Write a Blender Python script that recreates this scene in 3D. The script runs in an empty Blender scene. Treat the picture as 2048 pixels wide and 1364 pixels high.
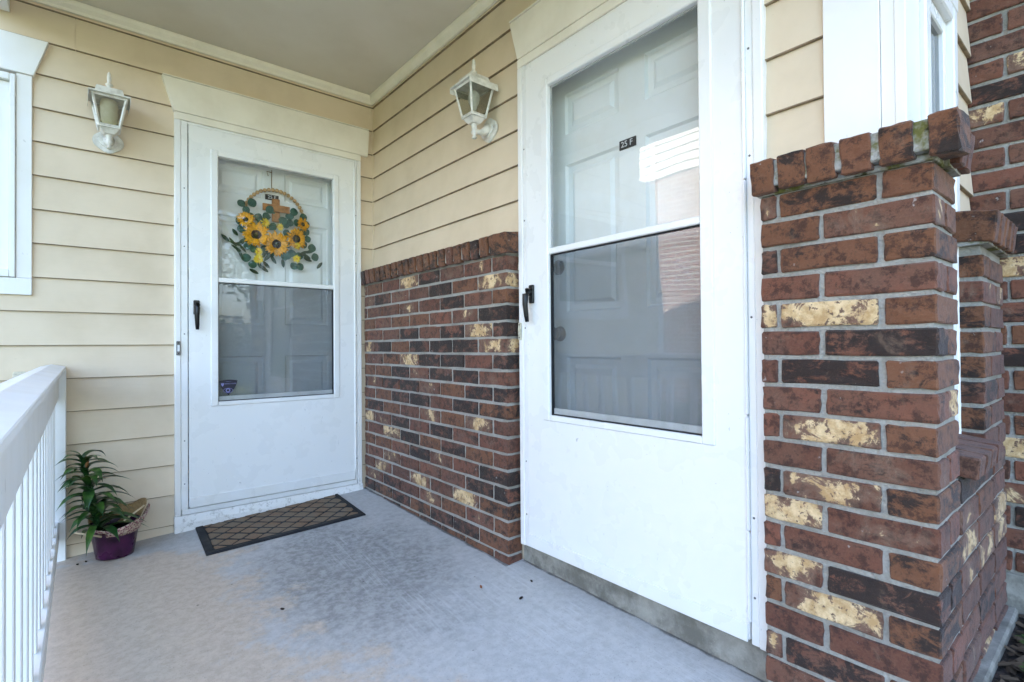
import bpy, bmesh, math, random
from mathutils import Vector, Matrix
random.seed(7)
R_ = math.radians
scene = bpy.context.scene
col = scene.collection

# ------------------------------------------------------------------ camera
CAM = Vector((-1.463, -3.148, 0.925)); F_PX = 1037.9
YAW, PITCH, ROLL = 0.69392485, 0.00974875, -0.00773747
fwd = Vector((math.sin(YAW)*math.cos(PITCH), math.cos(YAW)*math.cos(PITCH), math.sin(PITCH)))
rgt = Vector((math.cos(YAW), -math.sin(YAW), 0)); dwn = fwd.cross(rgt)
c_, s_ = math.cos(ROLL), math.sin(ROLL)
rgt, dwn = rgt*c_-dwn*s_, rgt*s_+dwn*c_
cd = bpy.data.cameras.new('camera'); cam = bpy.data.objects.new('camera', cd); col.objects.link(cam)
cd.sensor_width = 36; cd.lens = F_PX/2048*36; cd.clip_start = .02; cd.clip_end = 500
m3 = Matrix((rgt, -dwn, -fwd)).transposed()
cam.matrix_world = Matrix.Translation(CAM) @ m3.to_4x4()
scene.camera = cam

# ------------------------------------------------------------------ light
SUN = Vector((.52, .42, .74)).normalized()
w = bpy.data.worlds.new('World'); scene.world = w; w.use_nodes = True
nt = w.node_tree; sky = nt.nodes.new('ShaderNodeTexSky'); sky.sky_type = 'NISHITA'; sky.sun_disc = False
sky.sun_elevation = math.asin(SUN.z); sky.sun_rotation = math.atan2(SUN.x, SUN.y)
sky.air_density = 1.0; sky.dust_density = 3.5; sky.ozone_density = 1.0
nt.links.new(sky.outputs[0], nt.nodes['Background'].inputs[0]); nt.nodes['Background'].inputs[1].default_value = 0.15
sl = bpy.data.lights.new('sun', 'SUN'); sl.energy = 5.0; sl.angle = R_(.53); sl.color = (1, .93, .82)
so = bpy.data.objects.new('sun', sl); col.objects.link(so); so.rotation_euler = (-SUN).to_track_quat('-Z', 'Y').to_euler(); so.location = SUN*30
vs = scene.view_settings; vs.view_transform = 'Standard'; vs.look = 'None'; vs.gamma = 1; vs.use_curve_mapping = False
vs.exposure = 3.46
scene.cycles.use_denoising = True
scene.cycles.max_bounces = 10; scene.cycles.transparent_max_bounces = 16; scene.cycles.diffuse_bounces = 6

# ------------------------------------------------------------------ pixel helpers (full-size photograph pixels)
def ray(px, py): return fwd + rgt*((px-1024)/F_PX) + dwn*((py-682)/F_PX)
def onX(px, py, x): d = ray(px, py); return CAM + d*((x-CAM.x)/d.x)
def onY(px, py, y): d = ray(px, py); return CAM + d*((y-CAM.y)/d.y)
FA, FB, FC = .042, .045, .022
def floor_z(x, y): return FA+FB*x+FC*y
def onF(px, py):
    d = ray(px, py); n = Vector((-FB, -FC, 1)); t = (FA-n.dot(CAM))/n.dot(d); return CAM+d*t

# ------------------------------------------------------------------ materials
MATS = {}
class NT:
    def __init__(s, name):
        s.m = bpy.data.materials.new(name); s.m.use_nodes = True; s.t = s.m.node_tree
        s.p = s.t.nodes['Principled BSDF']; s.out = s.t.nodes['Material Output']; MATS[name] = s.m
    def n(s, typ, **kw):
        nd = s.t.nodes.new('ShaderNode'+typ)
        for k, v in kw.items():
            if k in nd.inputs.keys(): nd.inputs[k].default_value = v
            else: setattr(nd, k, v)
        return nd
    def l(s, a, b): s.t.links.new(a, b)
    def pos(s): return s.n('NewGeometry').outputs['Position']
    def noise(s, vec, scale, detail=4, rough=.55, dist=0):
        nd = s.n('TexNoise', Scale=scale, Detail=detail, Roughness=rough, Distortion=dist); s.l(vec, nd.inputs['Vector']); return nd.outputs['Fac']
    def ramp(s, fac, a, b, va=0, vb=1):
        nd = s.n('MapRange'); nd.interpolation_type = 'SMOOTHSTEP'
        nd.inputs[1].default_value = a; nd.inputs[2].default_value = b; nd.inputs[3].default_value = va; nd.inputs[4].default_value = vb
        s.l(fac, nd.inputs[0]); return nd.outputs[0]
    def math(s, op, a, b=None):
        nd = s.n('Math'); nd.operation = op
        for i, v in enumerate((a, b)):
            if v is None: continue
            if isinstance(v, (int, float)): nd.inputs[i].default_value = v
            else: s.l(v, nd.inputs[i])
        return nd.outputs[0]
    def mix(s, fac, a, b, blend='MIX'):
        nd = s.n('Mix'); nd.data_type = 'RGBA'; nd.blend_type = blend
        for i, v in ((0, fac), (6, a), (7, b)):
            if isinstance(v, (int, float)): nd.inputs[i].default_value = v
            elif isinstance(v, tuple): nd.inputs[i].default_value = (*v, 1)
            else: s.l(v, nd.inputs[i])
        return nd.outputs[2]
    def bump(s, h, strength=.3, dist=.002):
        nd = s.n('Bump', Strength=strength, Distance=dist); s.l(h, nd.inputs['Height']); s.l(nd.outputs[0], s.p.inputs['Normal'])
    def col(s, c):
        if isinstance(c, tuple): s.p.inputs['Base Color'].default_value = (*c, 1)
        else: s.l(c, s.p.inputs['Base Color'])
    def rough(s, v):
        if isinstance(v, (int, float)): s.p.inputs['Roughness'].default_value = v
        else: s.l(v, s.p.inputs['Roughness'])
    def stretch(s, vec, sx, sy, sz):
        nd = s.n('Mapping'); nd.inputs['Scale'].default_value = (sx, sy, sz); s.l(vec, nd.inputs['Vector']); return nd.outputs[0]

def paint(name, c, rough=.45, grime=.12, scale=6, bump=.15, spec=.4, marks=0, grain=None, dirt=0):
    t = NT(name); p = t.pos()
    a = t.noise(p, scale, 5, .6); dk = tuple(x*(1-grime*1.6) for x in c)
    cc = t.mix(t.ramp(a, .35, .75), c, tuple(dk[i]*(1, .985, .95)[i] for i in range(3)))
    if marks:
        mk = t.noise(p, 22, 3, .5, .6)
        cc = t.mix(t.math('MULTIPLY', t.ramp(mk, .74, .8), marks), cc, (c[0]*.35, c[1]*.33, c[2]*.3))
        sp = t.n('TexVoronoi', Scale=26.0); t.l(p, sp.inputs['Vector'])
        cc = t.mix(t.math('MULTIPLY', t.ramp(sp.outputs['Distance'], .05, .02), marks), cc, (c[0]*.3, c[1]*.28, c[2]*.25))
    if dirt:
        sz_ = t.n('SeparateXYZ'); t.l(p, sz_.inputs[0])
        dm = t.math('MULTIPLY', t.ramp(t.math('ADD', sz_.outputs[2], t.math('MULTIPLY', t.noise(p, 14, 6, .75), -.28)), .0, -.10), t.ramp(t.noise(p, 38, 6, .75), .50, .66))
        cc = t.mix(t.math('MULTIPLY', dm, dirt), cc, (c[0]*.38, c[1]*.35, c[2]*.30))
        sc_ = t.noise(t.stretch(p, 8, 8, 1.6), 6, 3, .5, 2.0)
        cc = t.mix(t.math('MULTIPLY', t.math('MULTIPLY', t.ramp(sc_, .735, .75), t.ramp(sc_, .775, .76)), .5), cc, (c[0]*.45, c[1]*.45, c[2]*.45))
    t.col(cc); t.rough(t.ramp(t.noise(p, 9, 3), .3, .7, rough-.08, rough+.1)); t.p.inputs['Specular IOR Level'].default_value = spec
    q = t.stretch(p, *grain) if grain else p
    t.bump(t.noise(q, 60, 5, .6), bump, .0015)
    return t.m

paint('trim_white', (.80, .79, .77), .42, .02, 5, .12, marks=.3, dirt=.6)
paint('door_white', (.80, .80, .79), .30, .0, 1.5, .02, marks=.6, dirt=.6)
paint('metal_white', (.79, .79, .78), .32, .01, 8, .04)
paint('entry_white', (.80, .81, .80), .45, .05, 5, .08)
paint('header_cream', (.84, .795, .70), .5, .08, 4, .12)
paint('siding_cream', (.69, .57, .42), .55, .07, 3.5, .35, marks=.16, grain=(.12, .12, 1.0))
paint('siding_edge', (.30, .23, .15), .8, .3, 20, .3)  # raw bottom edge of the boards; dark tone also paints in lap shadow
paint('crown_cream', (.83, .775, .65), .5, .05, 10, .1)
paint('ceiling_taupe', (.68, .63, .53), .7, .06, 2, .2)
paint('lantern_white', (.74, .72, .66), .5, .2, 30, .4)
paint('rail_white', (.80, .80, .79), .4, .03, 7, .2, marks=.35)
paint('black_metal', (.006, .006, .007), .33, .1, 20, .02, spec=.35)
paint('gasket_black', (.01, .01, .012), .6, .1, 20, .05)
paint('rubber_black', (.014, .014, .016), .75, .2, 40, .5)
paint('brass_dark', (.09, .065, .03), .35, .3, 30, .1); MATS['brass_dark'].node_tree.nodes['Principled BSDF'].inputs['Metallic'].default_value = .8
paint('plate_black', (.012, .013, .016), .4, .05, 20, .02)
paint('letter_white', (.75, .76, .78), .5, .03, 20, .02)
paint('button_grey', (.16, .155, .15), .4, .2, 60, .1)
paint('button_ivory', (.62, .58, .45), .5, .3, 60, .1)
paint('wood_cross', (.40, .17, .05), .6, .3, 60, .4, grain=(1, 1, 6))
paint('wood_bead', (.55, .34, .15), .5, .15, 60, .1)
paint('twine', (.26, .15, .06), .9, .2, 80, .3)
paint('bulb_glass', (.66, .64, .58), .25, .1, 40, .02)
paint('bulb_beige', (.70, .62, .45), .35, .05, 60, .02)
paint('soil', (.02, .014, .009), .95, .4, 60, 1)
paint('stick', (.68, .55, .36), .6, .1, 40, .1)
paint('burlap', (.36, .24, .11), .85, .25, 90, .8)
paint('purple_foil', (.06, .008, .05), .32, .5, 22, .6)
paint('sticker_blue', (.007, .006, .022), .35, .3, 60, .02)
paint('sticker_print', (.24, .24, .50), .45, .1, 60, .02)
paint('petal_gold', (.85, .38, .004), .6, .3, 90, .2)
paint('petal_yellow', (.84, .60, .03), .55, .2, 60, .2)
paint('flower_centre', (.026, .012, .008), .9, .5, 160, 1)
paint('flower_eye', (.10, .09, .02), .9, .4, 200, 1)
paint('eucalyptus', (.030, .10, .065), .55, .3, 50, .1)
paint('leaf_dark', (.018, .05, .018), .4, .4, 40, .1)
paint('debris', (.03, .018, .01), .9, .3, 60, .4)
paint('debris_orange', (.35, .12, .04), .8, .3, 60, .3)
paint('shingle', (.09, .085, .08), .9, .3, 20, .6)
paint('bark', (.10, .07, .045), .9, .4, 12, 1)
paint('tree_leaf', (.065, .12, .025), .6, .4, 2, .1)
paint('far_siding', (.74, .73, .70), .5, .05, 2, .1)
paint('grille', (.5, .5, .5), .4, .1, 20, .05)

t = NT('lily_leaf'); p = t.pos()
t.col(t.mix(t.ramp(t.noise(p, 12, 3), .45, .75), (.018, .062, .015), (.085, .19, .03))); t.rough(.28)
t.bump(t.noise(p, 90, 2), .1)

t = NT('patterned_paper'); p = t.pos()
v = t.n('TexVoronoi', Scale=120.0); t.l(p, v.inputs['Vector'])
t.col(t.mix(t.ramp(v.outputs['Distance'], .35, .55), (.20, .035, .07), (.52, .40, .30))); t.rough(.7); t.bump(t.noise(p, 60, 3), .5)

t = NT('coir'); p = t.pos()
a = t.noise(p, 260, 4, .7); b = t.noise(p, 9, 3)
t.col(t.mix(t.ramp(b, .4, .65), t.mix(a, (.10, .07, .045), (.30, .23, .155)), t.mix(a, (.11, .06, .035), (.32, .21, .125)))); t.rough(1); t.bump(a, 1, .004)

# concrete: grey cement with a tan mineral stain, a dark damp-worn patch, broom marks and specks
def concrete(name, stains=True, base=(.40, .40, .41)):
    t = NT(name); p = t.pos()
    n1 = t.noise(p, 2.2, 6, .62); n2 = t.noise(p, 13, 6, .68); n3 = t.noise(p, 90, 4, .7)
    cc = t.mix(t.ramp(n2, .36, .66), tuple(x*.80 for x in base), tuple(min(1, x*1.15) for x in base))
    if stains:
        sx = t.n('SeparateXYZ'); t.l(p, sx.inputs[0])
        x, y = sx.outputs[0], sx.outputs[1]
        n4 = t.noise(p, 36, 7, .7); n5 = t.noise(p, 7, 8, .72)
        jag = t.math('MULTIPLY', t.math('SUBTRACT', n5, .5), 1.0); jag1 = t.math('MULTIPLY', t.math('SUBTRACT', n1, .5), .7)
        # tan mineral stain along the railing side
        e = t.math('ADD', t.math('ADD', x, jag), t.math('MULTIPLY', jag1, .6))
        e = t.math('SUBTRACT', e, t.math('MULTIPLY', t.ramp(y, -1.3, -1.9), .20))
        e = t.math('ADD', e, t.math('MULTIPLY', t.ramp(y, -.42, -.1), .5))
        tan = t.ramp(e, -.86, -1.04)
        # worn dark patch in front of the doors
        dx = t.math('ADD', x, .58); dy = t.math('ADD', y, 1.0)
        d = t.math('SQRT', t.math('ADD', t.math('MULTIPLY', t.math('MULTIPLY', dx, dx), 2.6), t.math('MULTIPLY', dy, dy)))
        dark = t.math('MULTIPLY', t.ramp(t.math('ADD', d, t.math('MULTIPLY', jag, 1.1)), .85, .25), .85)
        rot = t.n('Mapping'); rot.inputs['Rotation'].default_value = (0, 0, R_(4)); t.l(p, rot.inputs['Vector'])
        broom = t.noise(t.stretch(rot.outputs[0], 120, 3.5, 1), 1, 4, .7)
        cc = t.mix(t.ramp(n4, .32, .68), (.41, .403, .392), (.50, .493, .483))
        cc = t.mix(dark, cc, t.mix(t.ramp(n4, .35, .65), (.20, .198, .19), (.36, .358, .348)))
        cc = t.mix(t.math('MULTIPLY', tan, .92), cc, t.mix(t.ramp(n4, .30, .70), (.45, .37, .29), (.57, .48, .39)))
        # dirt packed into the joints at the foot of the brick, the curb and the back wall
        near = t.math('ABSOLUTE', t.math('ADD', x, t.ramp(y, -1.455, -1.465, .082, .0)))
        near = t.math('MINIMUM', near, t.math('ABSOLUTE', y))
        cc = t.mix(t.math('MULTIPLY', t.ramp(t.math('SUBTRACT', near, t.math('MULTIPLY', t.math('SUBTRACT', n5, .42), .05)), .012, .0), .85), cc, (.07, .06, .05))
        wht = t.math('MULTIPLY', t.ramp(x, -.8, -.45), t.ramp(n1, .44, .6))
        cc = t.mix(t.math('MULTIPLY', t.math('MULTIPLY', t.ramp(broom, .46, .66), wht), .6), cc, (.58, .578, .58))
    else:
        sx = t.n('SeparateXYZ'); t.l(p, sx.inputs[0])
        cc = t.mix(t.ramp(t.noise(p, 6, 5, .7), .42, .62), cc, (.15, .14, .115))
    n6 = t.noise(p, 230, 2, .6)
    cc = t.mix(t.math('MULTIPLY', t.ramp(n6, .38, .28), .5), cc, (.14, .13, .12)); cc = t.mix(t.math('MULTIPLY', t.ramp(n6, .66, .76), .4), cc, (.66, .645, .62))
    v = t.n('TexVoronoi', Scale=9.0); v.inputs['Randomness'].default_value = 1; t.l(p, v.inputs['Vector'])
    cc = t.mix(t.math('MULTIPLY', t.ramp(v.outputs['Distance'], .05, .03), .7), cc, (.05, .045, .04))
    t.col(cc); t.rough(.85)
    t.bump(n3, .35, .002)
concrete('concrete'); concrete('curb_concrete', False, (.30, .285, .245)); concrete('footing_concrete', False, (.46, .45, .42))

t = NT('mortar'); p = t.pos()
n1 = t.noise(p, 120, 4, .7); n2 = t.noise(p, 9, 4)
cc = t.mix(n1, (.25, .235, .205), (.55, .53, .48)); cc = t.mix(t.math('MULTIPLY', t.ramp(n2, .42, .7), .6), cc, (.22, .205, .165))
t.col(cc); t.rough(.95); t.bump(t.math('ADD', n1, t.math('MULTIPLY', t.noise(p, 40, 5, .7), 1.5)), 1, .008)
t = NT('mortar_mossy'); p = t.pos()
n1 = t.noise(p, 120, 4, .7); n2 = t.noise(p, 14, 4, .7)
cc = t.mix(n1, (.26, .25, .225), (.50, .49, .46)); cc = t.mix(t.ramp(n2, .42, .62), cc, (.13, .125, .03)); cc = t.mix(t.ramp(t.noise(p, 30, 4), .58, .7), cc, (.04, .04, .015))
t.col(cc); t.rough(1); t.bump(n1, 1, .006)

t = NT('brick'); p = t.pos()
oi = t.n('ObjectInfo'); sp = t.n('SeparateColor'); t.l(oi.outputs['Color'], sp.inputs[0])
cr, dk, og = sp.outputs[0], sp.outputs[1], sp.outputs[2]; rnd = oi.outputs['Random']
off = t.n('VectorMath'); off.operation = 'ADD'; t.l(p, off.inputs[0])
cmb = t.n('CombineXYZ'); t.l(t.math('MULTIPLY', rnd, 50), cmb.inputs[0]); t.l(t.math('MULTIPLY', rnd, 31), cmb.inputs[2]); t.l(cmb.outputs[0], off.inputs[1])
q = off.outputs[0]
na = t.noise(q, 16, 6, .68, .4); nb = t.noise(q, 21, 7, .7, .3); nf = t.noise(q, 150, 4, .7); nl = t.noise(q, 7, 3); nk = t.noise(q, 60, 3, .6)
red = t.mix(rnd, (.085, .029, .018), (.19, .066, .039))
red = t.mix(t.ramp(nl, .4, .7), red, (.125, .062, .043))
org = t.mix(nl, (.10, .038, .017), (.21, .085, .036))
cc = t.mix(og, red, org)
cc = t.mix(t.math('MULTIPLY', t.ramp(nf, .35, .75), .4), cc, (.22, .115, .075))
cc = t.mix(t.math('MULTIPLY', t.ramp(t.noise(q, 30, 7, .78), .48, .60), .75), cc, (.036, .016, .011))
gc = t.n('SeparateXYZ'); t.l(t.n('TexCoord').outputs['Generated'], gc.inputs[0])
ex = [t.math('ABSOLUTE', t.math('SUBTRACT', gc.outputs[i], .5)) for i in range(3)]
edge = t.math('ADD', t.math('MULTIPLY', t.math('MINIMUM', ex[0], ex[1]), .30), t.math('MULTIPLY', ex[2], .10))
nbl = t.noise(t.stretch(q, 1, 1, 1.6), 12, 8, .74, .5)
dmask = t.ramp(t.math('ADD', nbl, t.math('MULTIPLY', dk, .22)), .58, .68)
cc = t.mix(t.math('MULTIPLY', dmask, .93), cc, t.mix(nf, (.006, .005, .004), (.034, .024, .02)))
ncl = t.math('SUBTRACT', t.noise(q, 13, 8, .72, .5), edge)
halo = t.ramp(t.math('ADD', ncl, t.math('MULTIPLY', cr, .32)), .50, .68)
cc = t.mix(t.math('MULTIPLY', halo, .6), cc, (.20, .13, .09))
cmask = t.ramp(t.math('ADD', ncl, t.math('MULTIPLY', cr, .32)), .65, .71)
cmask = t.math('MULTIPLY', cmask, t.ramp(nk, .64, .58))
cc = t.mix(t.math('MULTIPLY', cmask, t.ramp(nf, .25, .45, .72, 1)), cc, t.mix(t.ramp(t.noise(q, 25, 5, .7), .35, .65), (.46, .29, .13), (.72, .54, .31)))
cc = t.mix(t.math('MULTIPLY', t.ramp(t.noise(q, 34, 3), .7, .76), .5), cc, (.5, .47, .44))
t.col(cc); t.rough(t.ramp(nf, .3, .7, .72, .95)); t.p.inputs['Specular IOR Level'].default_value = .3
t.bump(t.math('ADD', nf, t.math('MULTIPLY', t.noise(q, 45, 6, .75), 1.6)), .7, .0035)
t.p.inputs['Sheen Weight'].default_value = .14; t.p.inputs['Sheen Roughness'].default_value = .5; t.p.inputs['Sheen Tint'].default_value = (1, .92, .9, 1)

def glass(name, tint=(1, 1, 1), wave=.0, refl=1.0):
    t = NT(name); t.t.nodes.remove(t.p)
    tr = t.n('BsdfTransparent'); tr.inputs[0].default_value = (*tint, 1)
    gl = t.n('BsdfGlossy'); gl.inputs['Roughness'].default_value = 0.004; gl.inputs['Color'].default_value = (refl, refl, refl, 1)
    fr = t.n('Fresnel'); t.l(t.ramp(t.n('NewGeometry').outputs['Backfacing'], 0, 1, 1.52, 1/1.52), fr.inputs['IOR'])
    if wave:
        b = t.n('Bump', Strength=wave, Distance=.01); t.l(t.noise(t.pos(), 3.2, 1, .3), b.inputs['Height']); t.l(b.outputs[0], gl.inputs['Normal'])
    mx = t.n('MixShader'); t.l(fr.outputs[0], mx.inputs[0]); t.l(tr.outputs[0], mx.inputs[1]); t.l(gl.outputs[0], mx.inputs[2]); t.l(mx.outputs[0], t.out.inputs[0])
glass('storm_glass', (.98, .99, .99), .22, .6); glass('lantern_glass', (.72, .74, .70)); glass('window_glass', (.25, .28, .28))
t = NT('screen_mesh'); t.t.nodes.remove(t.p)
tr = t.n('BsdfTransparent'); df = t.n('BsdfDiffuse'); df.inputs[0].default_value = (.14, .15, .17, 1)
mx = t.n('MixShader'); mx.inputs[0].default_value = .30; t.l(tr.outputs[0], mx.inputs[1]); t.l(df.outputs[0], mx.inputs[2]); t.l(mx.outputs[0], t.out.inputs[0])
t = NT('lawn'); p = t.pos(); a = t.noise(p, 3, 5); t.col(t.mix(a, (.035, .06, .015), (.085, .10, .032))); t.rough(.95); t.bump(t.noise(p, 40, 4), 1, .03)
t = NT('mulch'); p = t.pos(); a = t.noise(p, 45, 5, .75); t.col(t.mix(t.ramp(a, .4, .62), (.008, .006, .005), (.07, .05, .04))); t.rough(1); t.bump(a, 1, .02)
t = NT('far_brick'); p = t.pos(); bt = t.n('TexBrick', Scale=3.0); bt.inputs['Mortar Size'].default_value = .035; bt.inputs['Color1'].default_value = (.34, .17, .14, 1); bt.inputs['Color2'].default_value = (.26, .13, .11, 1); bt.inputs['Mortar'].default_value = (.5, .48, .45, 1)
sx = t.n('SeparateXYZ'); t.l(p, sx.inputs[0]); cb = t.n('CombineXYZ'); t.l(sx.outputs[1], cb.inputs[0]); t.l(sx.outputs[2], cb.inputs[1]); t.l(cb.outputs[0], bt.inputs['Vector']); t.col(bt.outputs[0]); t.rough(.9)

# ------------------------------------------------------------------ object helpers
WL = {}
def thing(name, label, cat, loc, group=None):
    o = bpy.data.objects.new(name, None); col.objects.link(o); o.location = loc; o.empty_display_size = .05
    WL[o] = Vector(loc); tag(o, label, cat, group, 'thing'); return o
def tag(o, label=None, cat=None, group=None, kind=None):
    if label: o['label'] = label
    if cat: o['category'] = cat
    if group: o['group'] = group
    if kind: o['kind'] = kind
    return o
def put(name, me, mat, parent, loc=(0, 0, 0), rot=None):
    """link mesh data as an object whose origin stands at world loc"""
    o = bpy.data.objects.new(name, me); col.objects.link(o)
    if mat and not me.materials: me.materials.append(MATS[mat])
    loc = Vector(loc); WL[o] = loc
    if parent: o.parent = parent; o.location = loc-WL[parent]
    else: o.location = loc
    if rot is not None: o.rotation_euler = rot
    return o
def bm_mesh(bm, name='mesh', smooth=False):
    me = bpy.data.meshes.new(name); bmesh.ops.recalc_face_normals(bm, faces=bm.faces); bm.to_mesh(me); bm.free()
    if smooth:
        for f in me.polygons: f.use_smooth = True
    return me
def bm_box(bm, lo, hi, bev=0):
    lo = Vector(lo); hi = Vector(hi)
    r = bmesh.ops.create_cube(bm, size=1); vs_ = r['verts']
    for v in vs_: v.co = Vector((lo[i]+(v.co[i]+.5)*(hi[i]-lo[i]) for i in range(3)))
    if bev:
        es = list({e for v in vs_ for e in v.link_edges})
        bmesh.ops.bevel(bm, geom=es, offset=bev, segments=1, affect='EDGES', profile=.5)
def srt(a, b): return (min(a, b), max(a, b))
def box(name, lo, hi, mat, parent, bev=.0015):
    lo, hi = Vector([min(a, b) for a, b in zip(lo, hi)]), Vector([max(a, b) for a, b in zip(lo, hi)])
    c = (lo+hi)/2; bm = bmesh.new(); bm_box(bm, lo-c, hi-c, min(bev, min(hi-lo)*.3)); return put(name, bm_mesh(bm, name), mat, parent, c)
def boxes(name, lst, mat, parent, bev=.001, org=None):
    bm = bmesh.new(); org = Vector(org) if org is not None else Vector([(a+b)/2 for a, b in zip(*lst[0])])
    for lo, hi in lst:
        lo, hi = Vector([min(a, b) for a, b in zip(lo, hi)]), Vector([max(a, b) for a, b in zip(lo, hi)])
        bm_box(bm, lo-org, hi-org, min(bev, min(hi-lo)*.3))
    return put(name, bm_mesh(bm, name), mat, parent, org)
def prism(name, poly, axis_pts, mat, parent, bev=0):
    """poly: list of 3D points (a face), extruded by vector axis_pts"""
    bm = bmesh.new(); o = sum((Vector(p) for p in poly), Vector())/len(poly); ex = Vector(axis_pts)
    a = [bm.verts.new(Vector(p)-o) for p in poly]; b = [bm.verts.new(Vector(p)-o+ex) for p in poly]
    bm.faces.new(a); bm.faces.new(b[::-1])
    for i in range(len(a)): j = (i+1) % len(a); bm.faces.new((a[i], b[i], b[j], a[j]))
    if bev: bmesh.ops.bevel(bm, geom=list(bm.edges), offset=bev, segments=1, affect='EDGES')
    return put(name, bm_mesh(bm, name), mat, parent, o)
def lathe_bm(bm, prof, axis=(0, 0, 1), org=(0, 0, 0), n=16):
    q = Vector((0, 0, 1)).rotation_difference(Vector(axis)); org = Vector(org); rings = []
    for r, h in prof:
        rings.append([bm.verts.new(org+q @ Vector((r*math.cos(2*math.pi*i/n), r*math.sin(2*math.pi*i/n), h))) for i in range(n)])
    for a, b in zip(rings, rings[1:]):
        for i in range(n): bm.faces.new((a[i], a[(i+1) % n], b[(i+1) % n], b[i]))
    bm.faces.new(rings[0][::-1]); bm.faces.new(rings[-1])
def lathe(name, prof, mat, parent, loc, axis=(0, 0, 1), n=16):
    bm = bmesh.new(); lathe_bm(bm, prof, axis, (0, 0, 0), n); return put(name, bm_mesh(bm, name, True), mat, parent, loc)
def tube_bm(bm, pts, rad, n=8, flat=1.0, ref=None):
    pts = [Vector(p) for p in pts]; rings = []
    rr = rad if isinstance(rad, (list, tuple)) else [rad]*len(pts)
    for i, p in enumerate(pts):
        d = (pts[min(i+1, len(pts)-1)]-pts[max(i-1, 0)]).normalized()
        up = Vector(ref) if ref else (Vector((0, 0, 1)) if abs(d.z) < .9 else Vector((1, 0, 0)))
        s = d.cross(up).normalized(); u = s.cross(d)
        rings.append([bm.verts.new(p+s*(rr[i]*math.cos(2*math.pi*k/n))+u*(rr[i]*flat*math.sin(2*math.pi*k/n))) for k in range(n)])
    for a, b in zip(rings, rings[1:]):
        for k in range(n): bm.faces.new((a[k], a[(k+1) % n], b[(k+1) % n], b[k]))
    bm.faces.new(rings[0][::-1]); bm.faces.new(rings[-1])
def tube(name, pts, rad, mat, parent, n=8, flat=1.0, ref=None):
    o = Vector(pts[0]); bm = bmesh.new(); tube_bm(bm, [Vector(p)-o for p in pts], rad, n, flat, ref); return put(name, bm_mesh(bm, name, True), mat, parent, o)
def text(name, s, size, mat, parent, loc, rot, extrude=.0006):
    cu = bpy.data.curves.new('t', 'FONT'); cu.body = s; cu.size = size; cu.align_x = 'CENTER'; cu.align_y = 'CENTER'; cu.extrude = extrude; cu.resolution_u = 3
    ob = bpy.data.objects.new('t', cu); col.objects.link(ob); dg = bpy.context.evaluated_depsgraph_get(); dg.update()
    me = bpy.data.meshes.new_from_object(ob.evaluated_get(dg)); bpy.data.objects.remove(ob); me.materials.clear()
    return put(name, me, mat, parent, loc, rot)

# ------------------------------------------------------------------ setting: ground, floor
GZ = -.09
bm = bmesh.new(); bmesh.ops.create_grid(bm, x_segments=2, y_segments=2, size=150)
tag(put('ground', bm_mesh(bm), 'lawn', None, (0, 0, GZ-.01)), kind='structure')
bm = bmesh.new(); NX, NY = 16, 30; X0, X1, Y0, Y1 = -1.66, .03, -3.9, .02
gv = [[bm.verts.new((X0+(X1-X0)*i/NX, Y0+(Y1-Y0)*j/NY, 0)) for j in range(NY+1)] for i in range(NX+1)]
for r in gv:
    for v in r: v.co.z = floor_z(v.co.x, v.co.y)
fs = [bm.faces.new((gv[i][j], gv[i+1][j], gv[i+1][j+1], gv[i][j+1])) for i in range(NX) for j in range(NY)]
ret = bmesh.ops.extrude_face_region(bm, geom=fs)
for g in ret['geom']:
    if isinstance(g, bmesh.types.BMVert): g.co.z = -.25
tag(put('porch_floor', bm_mesh(bm), 'concrete', None), kind='structure')
tag(box('pavement', (-2.9, -30, GZ-.1), (-.6, -3.92, GZ+.03), 'footing_concrete', None), kind='structure')
tag(box('planting_bed', (.02, -6, GZ-.1), (.9, -2.8, .07), 'mulch', None, .02), kind='structure')

# ------------------------------------------------------------------ siding walls
LAP = .1524; Z0 = .486
CEIL = 2.53
def lap_boards(parent, mp, segs_of, k0=-4, k1=14, nm='siding_board'):
    """mp(u, w, z) -> world ; segs_of(z0, z1) -> list of (u0, u1)"""
    for k in range(k0, k1):
        zb = Z0+k*LAP; zt = zb+LAP
        zb2, zt2 = max(zb, -.03), min(zt+.012, CEIL)
        if zt2-zb2 < .02: continue
        for u0, u1 in segs_of(zb, min(zt, CEIL)):
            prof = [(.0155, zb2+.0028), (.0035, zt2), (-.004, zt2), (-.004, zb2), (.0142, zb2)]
            bm = bmesh.new(); o = mp((u0+u1)/2, 0, zb)
            A = [bm.verts.new(mp(u0, ww, zz)-o) for ww, zz in prof]; B = [bm.verts.new(mp(u1, ww, zz)-o) for ww, zz in prof]
            bm.faces.new(A); bm.faces.new(B[::-1])
            for i in range(5):
                f_ = bm.faces.new((A[i], B[i], B[(i+1) % 5], A[(i+1) % 5]))
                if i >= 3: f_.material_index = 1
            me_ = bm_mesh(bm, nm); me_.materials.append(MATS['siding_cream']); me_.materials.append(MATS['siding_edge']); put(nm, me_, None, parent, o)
mA = lambda u, w, z: Vector((u, -w, z))
mB = lambda u, w, z: Vector((-w, -u, z))

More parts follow.
